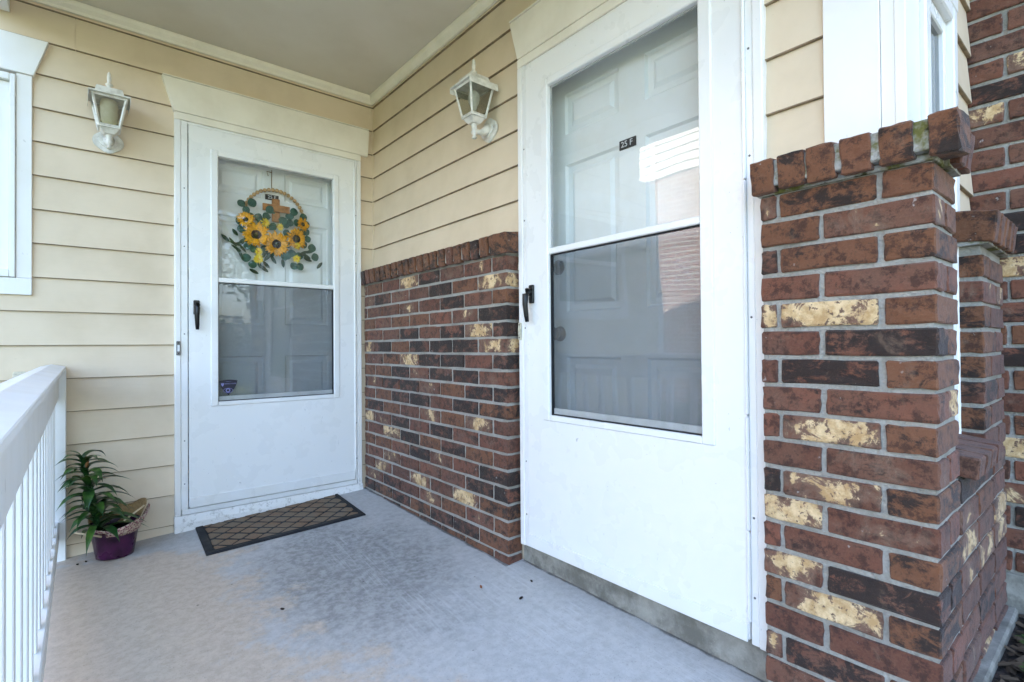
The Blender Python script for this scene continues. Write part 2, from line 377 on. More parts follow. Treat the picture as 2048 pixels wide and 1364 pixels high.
wallA = thing('siding_wall', 'cream lap siding wall behind the railing, around the door with the wreath', 'wall', (-1.6, 0.05, 0))
def segA(z0, z1):
    out = []
    WX0, WX1 = -2.62, -1.63
    if z0 > 1.16 and z0 < 2.14: out.append((-3.15, WX0+.001))
    else: out.append((-3.15, -1.095 if z0 < 2.14 else -.004)); 
    if 1.16 < z0 < 2.14: out.append((WX1-.001, -1.095))
    if z0 < 2.14: out.append((-.105, -.004))
    if 2.2 < z0 < 2.4: out = [(-3.15, -1.4805), (-1.4790, -.004)]
    return out
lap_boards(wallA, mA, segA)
boxes('sheathing', [((-3.15, .004, -.1), (-2.56, .1, 2.6)), ((-1.72, .004, -.1), (-1.072, .1, 2.6)), ((-2.56, .004, -.1), (-1.72, .1, 1.24)), ((-2.56, .004, 2.13), (-1.72, .1, 2.6)),
                    ((-.125, .004, -.1), (.1, .1, 2.6)), ((-1.072, .004, 2.112), (-.125, .1, 2.6))], 'siding_cream', wallA, 0)
box('corner_trim', (-3.17, -.025, -.05), (-3.08, .1, 2.6), 'trim_white', wallA)
box('corner_bead', (-.016, -.016, .02), (-.001, -.001, 2.46), 'siding_cream', wallA)

wallB = thing('siding_wall', 'cream lap siding wall above the brick, around the door numbered 25 F', 'wall', (0.05, -1.4, 0))
def segB(z0, z1):
    out = []
    if z0 >= 2.14: out.append((.017, 2.655)); return out
    if z1 > 1.36: out.append((.017, 1.478)); out.append((2.504, 2.655))
    return out
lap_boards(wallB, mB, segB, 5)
boxes('sheathing', [((.004, 0, -.1), (.1, -1.50, 2.6)), ((.004, -2.478, -.1), (.1, -2.79, 2.6)), ((.004, -1.50, 2.112), (.1, -2.478, 2.6))], 'siding_cream', wallB, 0)
cb = box('corner_board', (-.022, -2.652, 1.30), (.003, -2.772, 2.53), 'trim_white', wallB)
box('corner_board', (-.019, -2.773, 1.30), (.003, -2.801, 2.53), 'trim_white', wallB)

# front wall (faces the garden) with its narrow window
YF = -2.80
wallF = thing('siding_wall', 'narrow cream siding strip between front window and tall brick wall', 'wall', (.62, YF+.02, .6))
mF = lambda u, w, z: Vector((u, YF-w, z))
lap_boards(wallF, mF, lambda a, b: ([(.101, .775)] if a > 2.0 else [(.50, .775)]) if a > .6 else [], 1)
boxes('sheathing', [((.484, YF+.004, .1), (.785, YF+.1, 2.6)), ((.104, YF+.004, 1.90), (.484, YF+.1, 2.6)), ((.104, YF+.004, .1), (.484, YF+.1, .66))], 'siding_cream', wallF, 0)
box('corner_board', (-.021, YF+.0, 1.30), (.10, YF-.022, 2.53), 'trim_white', wallF)
box('corner_board', (.06, YF+.02, .60), (.128, YF-.016, 1.30), 'trim_white', wallF)
wf = thing('window', 'narrow white framed front window between the brick piers', 'window', (.3, YF, .68))
box('frame', (.105, YF-.035, .62), (.15, YF+.03, 1.88), 'metal_white', wf, .004)
box('frame', (.44, YF-.03, .62), (.485, YF+.03, 1.88), 'metal_white', wf, .004)
box('frame', (.15, YF-.03, 1.84), (.44, YF+.03, 1.88), 'metal_white', wf, .004)
box('sill', (.15, YF-.045, .60), (.44, YF+.03, .63), 'metal_white', wf, .004)
sa = boxes('sash', [((.152, YF-.012, .702), (.178, YF+.016, 1.838)), ((.412, YF-.012, .702), (.438, YF+.016, 1.838)), ((.178, YF-.012, 1.80), (.412, YF+.016, 1.838)), ((.178, YF-.012, .702), (.412, YF+.016, .74))], 'metal_white', wf, .003)
box('pane', (.176, YF+.0, .738), (.414, YF+.006, 1.802), 'window_glass', sa, 0)
box('blind', (.13, YF+.06, .66), (.46, YF+.065, 1.9), 'gasket_black', wf, 0)
box('head_casing', (.10, YF-.03, 1.882), (.50, YF+.0, 2.02), 'trim_white', wf, .003)

# left window
wl = thing('window', 'white trimmed window with flared head casing above the railing', 'window', (-2.12, 0, 1.17))
prism('head_casing', [(-2.675, -.032, 2.31), (-2.625, -.032, 2.143), (-1.623, -.032, 2.143), (-1.573, -.032, 2.31)], (0, .034, 0), 'trim_white', wl, .002)
box('casing', (-1.628, -.024, 1.241), (-1.680, .01, 2.142), 'trim_white', wl, .002)
box('casing', (-2.62, -.024, 1.241), (-2.568, .01, 2.142), 'trim_white', wl, .002)
box('apron', (-2.62, -.0255, 1.167), (-1.628, .01, 1.2405), 'trim_white', wl, .002)
fr_ = boxes('frame', [((-1.681, -.034, 1.242), (-1.70, .04, 2.13)), ((-2.567, -.034, 1.242), (-2.548, .04, 2.13)), ((-2.548, -.034, 2.10), (-1.70, .04, 2.13)), ((-2.548, -.034, 1.242), (-1.70, .04, 1.272))], 'metal_white', wl, .003)
sa = boxes('sash', [((-1.7005, -.012, 1.273), (-1.738, .03, 2.099)), ((-2.5475, -.012, 1.273), (-2.51, .03, 2.099)), ((-2.51, -.012, 2.06), (-1.738, .03, 2.099)), ((-2.51, -.012, 1.273), (-1.738, .03, 1.31)), ((-2.51, -.014, 1.66), (-1.738, .026, 1.70))], 'metal_white', wl, .003)
box('pane', (-2.512, .006, 1.308), (-1.736, .012, 2.062), 'window_glass', sa, 0)
box('blind', (-2.54, .07, 1.25), (-1.71, .075, 2.12), 'far_siding', wl, 0)

# ------------------------------------------------------------------ ceiling
ce = thing('porch_ceiling', 'smooth taupe porch ceiling edged with cream crown moulding', 'ceiling', (-.8, -1.5, CEIL))
box('ceiling_panel', (-1.80, -3.12, CEIL), (.1, .1, CEIL+.05), 'ceiling_taupe', ce, 0)
cp = [(0, -.048), (.012, -.048), (.016, -.036), (.030, -.022), (.034, -.010), (.034, 0), (0, 0)]
def crown(p0, p1, out):
    bm = bmesh.new(); p0, p1, out = Vector(p0), Vector(p1), Vector(out); o = p0
    A = [bm.verts.new(p0-o+out*a+Vector((0, 0, b-.0015))) for a, b in cp]; B = [bm.verts.new(p1-o+out*a+Vector((0, 0, b-.0015))) for a, b in cp]
    bm.faces.new(A); bm.faces.new(B[::-1])
    for i in range(len(cp)): j = (i+1) % len(cp); bm.faces.new((A[i], B[i], B[j], A[j]))
    put('crown_moulding', bm_mesh(bm), 'crown_cream', ce, o)
crown((-1.79, -.016, CEIL), (-.017, -.016, CEIL), (0, -1, 0)); crown((-.0155, -.001, CEIL), (-.0155, -3.0, CEIL), (-1, 0, 0))
box('fascia_beam', (-1.80, -3.12, 2.40), (.0, -3.03, CEIL-.002), 'trim_white', ce); box('fascia_beam', (-1.80, -3.028, 2.40), (-1.70, -.02, CEIL-.002), 'trim_white', ce)

# ------------------------------------------------------------------ doors
def door_set(mp, u0, u1, du0, du1, dz0, dz1, mo, mi, mb, flip, head, hz, sillz, lab):
    """u0,u1 casing outer; du door leaf; mo/mi moulding outer/inner (u0,u1,z0,z1); mb mid bar z0,z1. parts built in (u, w, z)"""
    def bx(name, a, b, z0, z1, w0, w1, mat, par, bev=.0015):
        return box(name, mp(a, w0, z0), mp(b, w1, z1), mat, par, bev)
    def bxs(name, lst, mat, par, bev=.0015):
        return boxes(name, [(mp(a, w0, z0), mp(b, w1, z1)) for a, b, z0, z1, w0, w1 in lst], mat, par, bev)
    um = (u0+u1)/2
    fr = lab[0]
    ztop = hz[0]
    bx('casing', u0, u0+.027, sillz[1], ztop-.04, -.003, .034, 'trim_white', fr, .003); bx('casing', u1-.027, u1, sillz[1], ztop-.04, -.003, .034, 'trim_white', fr, .003)
    bx('casing', u0, u1, ztop-.0395, ztop-.001, -.003, .034, 'header_cream', fr, .003)
    h0, h1, h2, h3 = head
    o1 = mp(0, .03, 0)-mp(0, 0, 0)
    prism('head_casing', [mp(h0, .006, hz[1]), mp(h1, .006, hz[0]), mp(h2, .006, hz[0]), mp(h3, .006, hz[1])], o1, 'header_cream', fr, .0015)
    bx('drip_cap', h0+.004, h3-.004, hz[1]+.001, hz[1]+.007, .0, .042, 'header_cream', fr, .001)
    # jambs + aluminium channel
    for a, b in ((u0+.0275, du0-.004), (du1+.004, u1-.0275)):
        bx('channel', a, b, dz0-.012, ztop-.0405, .002, .031, 'metal_white', fr, .002)
        for zz in (dz0+.12, dz0+.34, 1.0, 1.45, 1.75):
            lathe('screw', [(.0, 0), (.0035, 0), (.003, .0012), (0.0005, .0014)], 'button_grey', fr, mp((a+b)/2, .0312, zz), mp(0, 1, 0)-mp(0, 0, 0), 8)
    bx('channel', du0-.004, du1+.004, dz1+.003, ztop-.0405, .002, .029, 'metal_white', fr, .002)
    bxs('jamb', [(u0+.03, du0+.012, sillz[1], ztop-.045, -.12, .0015), (du1-.012, u1-.03, sillz[1], ztop-.045, -.12, .0015), (du0+.012, du1-.012, ztop-.07, ztop-.045, -.12, .0015)], 'entry_white', fr)
    # storm door leaf
    sd = thing('storm_door', lab[1], 'storm door', mp(um, .02, dz0))
    W0, W1 = .004, .034
    skin = bxs('leaf', [(du0, mo[0], dz0, dz1, W0, W1), (mo[1], du1, dz0, dz1, W0, W1), (mo[0], mo[1], mo[3], dz1, W0, W1), (mo[0], mo[1], dz0, mo[2], W0, W1)], 'door_white', sd, 0)
    bxs('window_moulding', [(mo[0]-.006, mi[0], mo[2]-.006, mo[3]+.006, W0+.002, W1+.006), (mi[1], mo[1]+.006, mo[2]-.006, mo[3]+.006, W0+.002, W1+.006), (mi[0], mi[1], mi[3], mo[3]+.006, W0+.002, W1+.006), (mi[0], mi[1], mo[2]-.006, mi[2], W0+.002, W1+.006)], 'metal_white', sd, .0035)
    bx('sash_rail', mi[0], mi[1], mb[0], mb[1], .010, .036, 'metal_white', sd, .003)
    g1 = bx('glass_pane', mi[0], mi[1], mb[1], mi[3], .017, .021, 'storm_glass', sd, 0)
    g2 = bx('glass_pane', mi[0], mi[1], mi[2], mb[0], .017, .021, 'storm_glass', sd, 0)
    bx('screen', mi[0], mi[1], mi[2]+.02, mb[0], .008, .0085, 'screen_mesh', sd, 0)
    bx('screen_rail', mi[0]+.002, mi[1]-.002, mi[2], mi[2]+.026, .006, .0155, 'grille', sd, .002)
    bxs('gasket', [(mi[0], mi[1], mb[0]-.004, mb[0]-.0005, .012, .026), (mi[0], mi[0]+.004, mi[2]+.004, mb[0]-.004, .012, .026), (mi[1]-.004, mi[1], mi[2]+.004, mb[0]-.004, .012, .026), (mi[0], mi[1], mi[2], mi[2]+.004, .012, .026)], 'gasket_black', sd, 0)
    bxs('gasket', [(mi[0], mi[1], mi[3]-.004, mi[3], .012, .020), (mi[0], mi[0]+.0035, mb[1], mi[3]-.004, .012, .020), (mi[1]-.0035, mi[1], mb[1], mi[3]-.004, .012, .020)], 'grille', sd, 0)
    bx('bottom_sweep', du0+.003, du1-.003, dz0-.006, dz0+.045, .0345, .0395, 'metal_white', sd, .002)
    bxs('hinge', [(du1-.003, du1+.006, a, b, .030, .041) for a, b in ((dz0+.05, dz0+.30), (dz0+.303, dz0+.62), (dz0+.625, dz0+1.28), (dz0+1.283, dz1-.03))], 'metal_white', sd, .003)
    # lever handle
    hu = du0+.034; hzc = 1.135
    hd = bxs('handle', [(hu-.014, hu+.014, hzc-.035, hzc+.04, .034, .045)], 'black_metal', sd, .005)
    tube('lever', [mp(hu, .044, hzc+.012), mp(hu, .062, hzc+.014), mp(hu-.002, .070, hzc), mp(hu-.003, .072, hzc-.04), mp(hu-.001, .068, hzc-.085), mp(hu, .064, hzc-.112)], [.012, .0135, .0135, .0115, .010, .008], 'black_metal', hd, 10)
    # entry door behind
    ed = thing('entry_door', lab[2], 'entry door', mp(um, -.09, dz0))
    e0, e1, ez0, ez1 = du0+.012, du1-.012, dz0+.0, ztop-.072; st = .115; mid = (e0+e1)/2
    wF = -.07; wR = -.11
    cols = ((e0+st, mid-.058), (mid+.058, e1-st)); rows = ((.22+dz0-.1, .88), (1.06, 1.665), (1.79, 1.955))
    lst = [(e0, cols[0][0], ez0, ez1, wR, wF), (cols[1][1], e1, ez0, ez1, wR, wF), (cols[0][1], cols[1][0], ez0, ez1, wR, wF)]
    zs = [ez0, rows[0][0], rows[0][1], rows[1][0], rows[1][1], rows[2][0], rows[2][1], ez1]
    for c0, c1 in cols:
        for i in range(0, 8, 2): lst.append((c0, c1, zs[i], zs[i+1], wR, wF))
    bxs('slab', lst, 'entry_white', ed, 0)
    for c0, c1 in cols:
        for r0, r1 in rows:
            bm = bmesh.new(); o = mp((c0+c1)/2, wR, (r0+r1)/2); lv = [(0, wF), (.008, wF-.011), (.030, wF-.013), (.046, wF-.004)]
            rings = []
            for ins, ww in lv:
                rings.append([bm.verts.new(mp(a, ww, b)-o) for a, b in ((c0+ins, r0+ins), (c1-ins, r0+ins), (c1-ins, r1-ins), (c0+ins, r1-ins))])
            for A, B in zip(rings, rings[1:]):
                for i in range(4): bm.faces.new((A[i], A[(i+1) % 4], B[(i+1) % 4], B[i]))
            bm.faces.new(rings[-1])
            # all normals outward
            me = bpy.data.meshes.new('panel'); bmesh.ops.recalc_face_normals(bm, faces=bm.faces)
            wd = (mp(0, 1, 0)-mp(0, 0, 0))
            if sum((f.normal.dot(wd) for f in bm.faces)) < 0: bmesh.ops.reverse_faces(bm, faces=bm.faces)
            bm.to_mesh(me); bm.free(); put('panel', me, 'entry_white', ed, o)
    ax = mp(0, 1, 0)-mp(0, 0, 0)
    lathe('deadbolt', [(.0, 0), (.031, 0), (.031, .008), (.024, .016), (.018, .018), (.018, .022), (.002, .022)], 'brass_dark', ed, mp(e0+.074, wF, 1.25), ax, 20)
    lathe('knob', [(.0, 0), (.032, 0), (.030, .006), (.012, .010), (.011, .020), (.024, .026), (.027, .036), (.022, .046), (.004, .050)], 'brass_dark', ed, mp(e0+.078, wF, .974), ax, 20)
    return fr, sd, ed, bx, g2, wF

fA, sA, eA, bxA, gA, wF = door_set(mA, -1.095, -.102, -1.034, -.147, .113, 2.082, (-.928, -.252, .625, 1.972), (-.900, -.279, .642, 1.948), (1.277, 1.302), False,
    (-1.149, -1.098, -.056, -.045), (2.138, 2.305), (0.0, .072),
    (wallA, 'white storm door with a blue security sticker, wreath hanging behind its glass', 'pale six panel entry door with the wreath, behind the stickered storm door'))
fB, sB, eB, bxB, gB, _ = door_set(mB, 1.476, 2.505, 1.530, 2.452, .104, 2.088, (1.632, 2.353, .634, 1.985), (1.663, 2.317, .651, 1.961), (1.288, 1.312), False,
    (1.430, 1.480, 2.500, 2.55), (2.143, 2.318), (.085, .09),
    (wallB, 'white storm door with plain clear upper glass beside the brick pier', 'pale six panel entry door numbered 25 F, with dark deadbolt and knob'))
# sills
prism('sill', [(-1.098, .0, -.03), (-1.098, -.045, -.03), (-1.098, -.045, .035), (-1.098, -.034, .072), (-1.098, .0, .074)], (.999, 0, 0), 'trim_white', fA, .0015)
box('threshold', (-1.065, -.03, .0745), (-.133, .12, .102), 'metal_white', fA, .003)
cu = box('door_curb', (.0, -1.456, -.1), (.12, -2.512, .088), 'curb_concrete', None, .004); tag(cu, 'low grimy concrete curb under the door beside the pier', 'curb')
# doorbells
def bell(par, mp, u, z, m1, m2):
    b = box('doorbell', mp(u-.009, .0345, z-.036), mp(u+.009, .043, z+.036), m1, par, .003)
    box('button', mp(u-.005, .0435, z-.016), mp(u+.005, .046, z+.016), m2, b, .002)
    for s in (-1, 1): lathe('screw', [(0, 0), (.003, 0), (.003, .001), (.0005, .001)], 'gasket_black', b, mp(u, .0432, z+s*.027), mp(0, 1, 0)-mp(0, 0, 0), 8)
bell(fA, mA, -1.080, .927, 'button_grey', 'letter_white'); bell(fB, mB, 1.489, .987, 'button_ivory', 'button_ivory')
# number plates
RA = (R_(90), 0, 0); RB = (R_(90), 0, R_(-90))
pa = box('number_plate', (-.640, .0695, 1.787), (-.566, .066, 1.818), 'plate_black', eA, .0005); text('lettering', '25 E', .027, 'letter_white', pa, (-.603, .0655, 1.8025), RA)
pb = box('number_plate', (.0695, -1.938, 1.642), (.066, -2.012, 1.676), 'plate_black', eB, .0005); text('lettering', '25 F', .030, 'letter_white', pb, (.0655, -1.972, 1.659), RB)
# security sticker on the lower glass
def shield(c, wd, ht, n=9):
    pts = []
    for i in range(n+1): a = -1+2*i/n; pts.append((c[0]+a*wd/2, c[1]+ht*.40+ht*.06*(1-a*a)))
    for i in range(1, n): a = i/n; pts.append((c[0]+wd/2*(1-a**1.9), c[1]+ht*(.40-.94*a)))
    pts.append((c[0], c[1]-ht*.56))
    for i in range(n-1, 0, -1): a = i/n; pts.append((c[0]-wd/2*(1-a**1.9), c[1]+ht*(.40-.94*a)))
    return pts
sc = (-.850, .718)
sk = prism('sticker', [(x, -.0214, z) for x, z in shield(sc, .086, .082)], (0, -.0004, 0), 'sticker_blue', sA)
prism('emblem', [(x, -.0219, z) for x, z in shield((sc[0]-.028, sc[1]+.012), .016, .018, 5)], (0, -.0003, 0), 'sticker_print', sk)
text('lettering', 'BRINKS HOME', .0085, 'sticker_print', sk, (sc[0]+.010, -.0220, sc[1]+.016), RA, .0001)
text('lettering', 'PROTECTED BY', .0036, 'sticker_print', sk, (sc[0], -.0220, sc[1]+.027), RA, .0001)
def ring_poly(name, cx, cz, rx, rz, y, par, mat, th=.0018, n=20, a0=0, a1=360):
    bm = bmesh.new(); P = []
    for i in range(n+1):
        a = R_(a0+(a1-a0)*i/n); P.append((bm.verts.new((rx*math.cos(a), 0, rz*math.sin(a))), bm.verts.new(((rx-th)*math.cos(a), 0, (rz-th)*math.sin(a)))))
    for (a, b), (c, d) in zip(P, P[1:]): bm.faces.new((a, c, d, b))
    return put(name, bm_mesh(bm), mat, par, (cx, y, cz))
ring_poly('emblem', sc[0]-.002, sc[1]-.020, .024, .013, -.0220, sk, 'sticker_print')
ring_poly('emblem', sc[0]-.002, sc[1]-.019, .011, .011, -.0221, sk, 'sticker_print', .0045)

# ------------------------------------------------------------------ bricks
BM = {}
def brick_mesh(sx, sy, sz):
    key = (round(sx, 3), round(sy, 3), round(sz, 3), random.randrange(3))
    if key not in BM:
        bm = bmesh.new(); h = Vector((sx, sy, sz))/2; bm_box(bm, -h, h, .0034)
        bmesh.ops.subdivide_edges(bm, edges=[e for e in bm.edges if e.calc_length() > .03], cuts=2, use_grid_fill=True)
        for v in bm.verts: v.co += Vector((random.uniform(-1, 1), random.uniform(-1, 1), random.uniform(-1, 1)))*.0016
        me = bm_mesh(bm, 'brick'); me.materials.append(MATS['brick']); BM[key] = me
    return BM[key]
def brick(par, lo, hi, typ=None, name='brick', rot=None):
    lo, hi = Vector([min(a, b) for a, b in zip(lo, hi)]), Vector([max(a, b) for a, b in zip(lo, hi)])
    if min(hi-lo) < .012: return
    o = put(name, brick_mesh(*(hi-lo)), None, par, (lo+hi)/2+Vector((random.uniform(-1, 1), random.uniform(-1, 1), random.uniform(-.5, .5)))*.0018, rot)
    if typ is None:
        r = random.random(); typ = 'c' if r < .10 else 'd' if r < .24 else 'o' if r < .36 else 'f' if r < .5 else 'r'
    u = random.uniform
    o.color = {'r': (0, 0, u(0, .25)), 'f': (.42, .1, u(0, .3)), 'c': (u(.72, .92), .1, .3), 'C': (1.0, .05, .5), 'd': (0, u(.6, .9), .1), 'D': (0, .88, .15),
               'o': (0, .1, u(.7, 1)), 's': (0, .45, 1)}[typ]+(1,)
    return o
PITCH_Z = .0708; TOPZ = 1.316; BR = .2035; JT = .0105; MOD = BR+JT

# half wall between the doors
hw = thing('brick_wall', 'low brick half wall with rowlock cap between the two white doors', 'brick wall', (-.04, -.75, 0))
XB = -.08; YN = -1.452; YFAR = -.028
spots = []
for tp, pts in (('c', [(983, 560), (823, 563), (738, 694), (818, 718), (856, 831), (962, 848), (742, 830), (783, 860), (985, 690), (928, 990), (840, 948), (760, 928), (780, 910), (960, 658)]),
                ('C', [(905, 487)]),
                ('d', [(865, 555), (882, 577), (903, 602), (993, 628), (1000, 660), (930, 755), (818, 773), (830, 797), (880, 857), (832, 903), (900, 892), (975, 945), (962, 972), (790, 990), (870, 1030), (770, 1000), (940, 688), (926, 657), (735, 965), (850, 730)])):
    for p_ in pts: v_ = onX(*p_, XB); spots.append((v_.y, v_.z, tp))
def spot(y0, y1, z0, z1, dflt):
    for y, z, tp in spots:
        if min(y0, y1)-.005 <= y <= max(y0, y1)+.005 and z0-.007 <= z <= z1+.007: return tp
    return dflt
for k in range(20):
    z1 = TOPZ-k*PITCH_Z-.006; z0 = z1-.0595
    if z1 < .0: break
    z0 = max(z0, -.03)
    y = YN; first = True; L = BR if k % 2 else .098
    while y < YFAR-.01:
        y2 = min(y+L, YFAR)
        brick(hw, (XB, y, z0), (-.002, y2, z1), spot(y, y2, z0, z1, random.choice('rrrrffoosdd')))
        y = y2+JT; L = BR
box('mortar', (XB+.0045, YN+.0055, -.03), (-.001, YFAR-.002, TOPZ-.002), 'mortar', hw, 0)
cap_a = R_(8)
def cap_brick(par, y0, y1, xo, z0, z1, typ=None, depth=.105):
    c = Vector((xo+depth/2, (y0+y1)/2, (z0+z1)/2)); o = brick(par, c-Vector((depth/2, abs(y1-y0)/2, (z1-z0)/2)), c+Vector((depth/2, abs(y1-y0)/2, (z1-z0)/2)), typ, 'cap_brick', (0, -cap_a*.8, 0))
    return o
y = -.024; i = 0
while y-.0585 > -1.405:
    cap_brick(hw, y, y-.0585, -.106, 1.323+random.uniform(-.002, .002), 1.407, random.choice('ssdosrs')); y -= .0705
cap_brick(hw, y, -1.478, -.107, 1.322, 1.408, 's')
box('cap_mortar', (-.079, -.022, TOPZ-.001), (-.003, -1.450, 1.330), 'mortar', hw, .002); box('cap_mortar', (-.096, -.022, 1.3305), (-.003, -1.462, 1.388), 'mortar', hw, .002)

# pier at the corner, low front wall, second pier
pier = thing('brick_wall', 'brick pier wrapping the porch corner with moss under its cap', 'brick wall', (.1, -2.7, .1))
PY0, PY1 = -2.516, -2.882
tp = {0: 'fso', 1: 'of', 2: 'dos', 3: 'rr', 4: 'cCo', 5: 'rD', 6: 'rDo', 7: 'rr', 8: 'rco', 9: 'rf', 10: 'dcs', 11: 'Cf', 12: 'rrs', 13: 'cD', 14: 'ocs', 15: 'rr', 16: 'fds', 17: 'rf', 18: 'ors', 19: 'rr'}
XS = .118   # pier 1 inner reveal
XP2 = .45; XC = .78
SILL_K = 10; D2 = .118
for k in range(20):
    z1 = TOPZ-k*PITCH_Z-.006; z0 = z1-.0595; s = tp[k]
    if z1 < -.06: break
    if k % 2 == 0:
        brick(pier, (XB, PY0, z0), (-.0, -2.5555, z1), s[0]); brick(pier, (XB, -2.5665, z0), (-.0, -2.777, z1), s[1])
        brick(pier, (XB, -2.789, z0), (XB+.2, PY1, z1), s[2]); xs = XB+.2+JT
    else:
        brick(pier, (XB, PY0, z0), (-.0, -2.655, z1), s[0]); brick(pier, (XB, -2.667, z0), (XB+.088, PY1, z1), s[1])
        brick(pier, (XB+.099, -2.80, z0), (XS, PY1, z1)); xs = XS+JT
    if k < SILL_K and k < 20:      # second pier, one course lower
        if k >= 2:
            if k % 2: brick(pier, (XP2, -2.80, z0), (XP2+.2, PY1, z1)); brick(pier, (XP2+.211, -2.80, z0), (XC-.004, PY1, z1))
            else: brick(pier, (XP2, -2.80, z0), (XP2+.095, PY1, z1), 's'); brick(pier, (XP2+.106, -2.80, z0), (XC-.004, PY1, z1))
    elif z1 > .1:
        x = xs
        while x < XC-.02:
            x2 = min(x+BR, XC-.004); brick(pier, (x, -2.80, max(z0, .09)), (x2, PY1, z1)); x = x2+JT
SZ = TOPZ-SILL_K*PITCH_Z
box('mortar', (XB+.007, PY0-.003, -.03), (-.002, PY1+.007, TOPZ-.004), 'mortar', pier, 0)
box('mortar', (-.001, -2.803, -.03), (XS-.006, PY1+.007, TOPZ-.004), 'mortar', pier, 0)
box('mortar', (XS-.005, -2.803, -.03), (XC-.002, PY1+.007, SZ-.004), 'mortar', pier, 0)
box('mortar', (XP2+.006, -2.803, SZ-.003), (XC-.002, PY1+.007, TOPZ-D2-.004), 'mortar', pier, 0)
# caps
for (a, b), tpp in zip(((-2.506, -2.5646), (-2.572, -2.636), (-2.641, -2.703), (-2.714, -2.774), (-2.790, -2.852), (-2.878, -2.929)), 'osooss'):
    cap_brick(pier, a, b, -.110, 1.322+random.uniform(-.003, .002), 1.405+random.uniform(-.003, .001), tpp)
box('cap_mortar', (-.0795, -2.508, TOPZ-.003), (-.002, -2.884, 1.329), 'mortar_mossy', pier, .003); box('cap_mortar', (-.1035, -2.508, 1.3295), (-.002, -2.918, 1.394), 'mortar_mossy', pier, .003)
box('cap_mortar', (-.001, -2.80, TOPZ-.003), (XS-.004, -2.892, 1.394), 'mortar_mossy', pier, 0)
def cap_brick_front(x0, x1, z0, z1, typ=None):
    lo = Vector((x0, -2.914, z0)); hi = Vector((x1, -2.81, z1)); brick(pier, lo, hi, typ, 'cap_brick', (cap_a*.8, 0, 0))
for x in (.002, .075): cap_brick_front(x, x+.058, 1.322, 1.406)
for x in (XP2-.03, XP2+.042, XP2+.113, XP2+.184, XP2+.255): cap_brick_front(x, x+.0585, 1.322-D2, 1.406-D2, 'o')
box('cap_mortar', (XP2-.02, -2.80, TOPZ-D2-.003), (XC-.004, -2.896, 1.392-D2), 'mortar_mossy', pier, 0)
for i in range(4): x = XS+.008+i*.083; brick(pier, (x, -2.80, SZ+.004), (x+.07, -2.915, SZ+.055), 'r', 'sill_brick', (R_(7), 0, 0))
box('footing', (.0, -2.80, -.2), (XC-.001, -2.905, .098), 'curb_concrete', pier, .006)

# tall brick wall C
tw = thing('brick_wall', 'tall brick wall rising beside the planting bed', 'brick wall', (.85, -3.4, .1))
YC0, YC1 = -2.79, -4.0
for k in range(40):
    z0 = .21+k*PITCH_Z; z1 = z0+.0595
    if z1 > 2.75: break
    y = YC0; L = BR if k % 2 else .1; 
    while y > YC1+.01:
        y2 = max(y-L, YC1); brick(tw, (XC, y, z0), (XC+.09, y2, z1)); y = y2-JT; L = BR
box('mortar', (XC+.009, YC0-.002, .20), (XC+.1, YC1+.004, 2.76), 'mortar', tw, 0)
box('foundation', (XC+.004, YC0, -.2), (XC+.12, YC1, .199), 'curb_concrete', tw, .004)

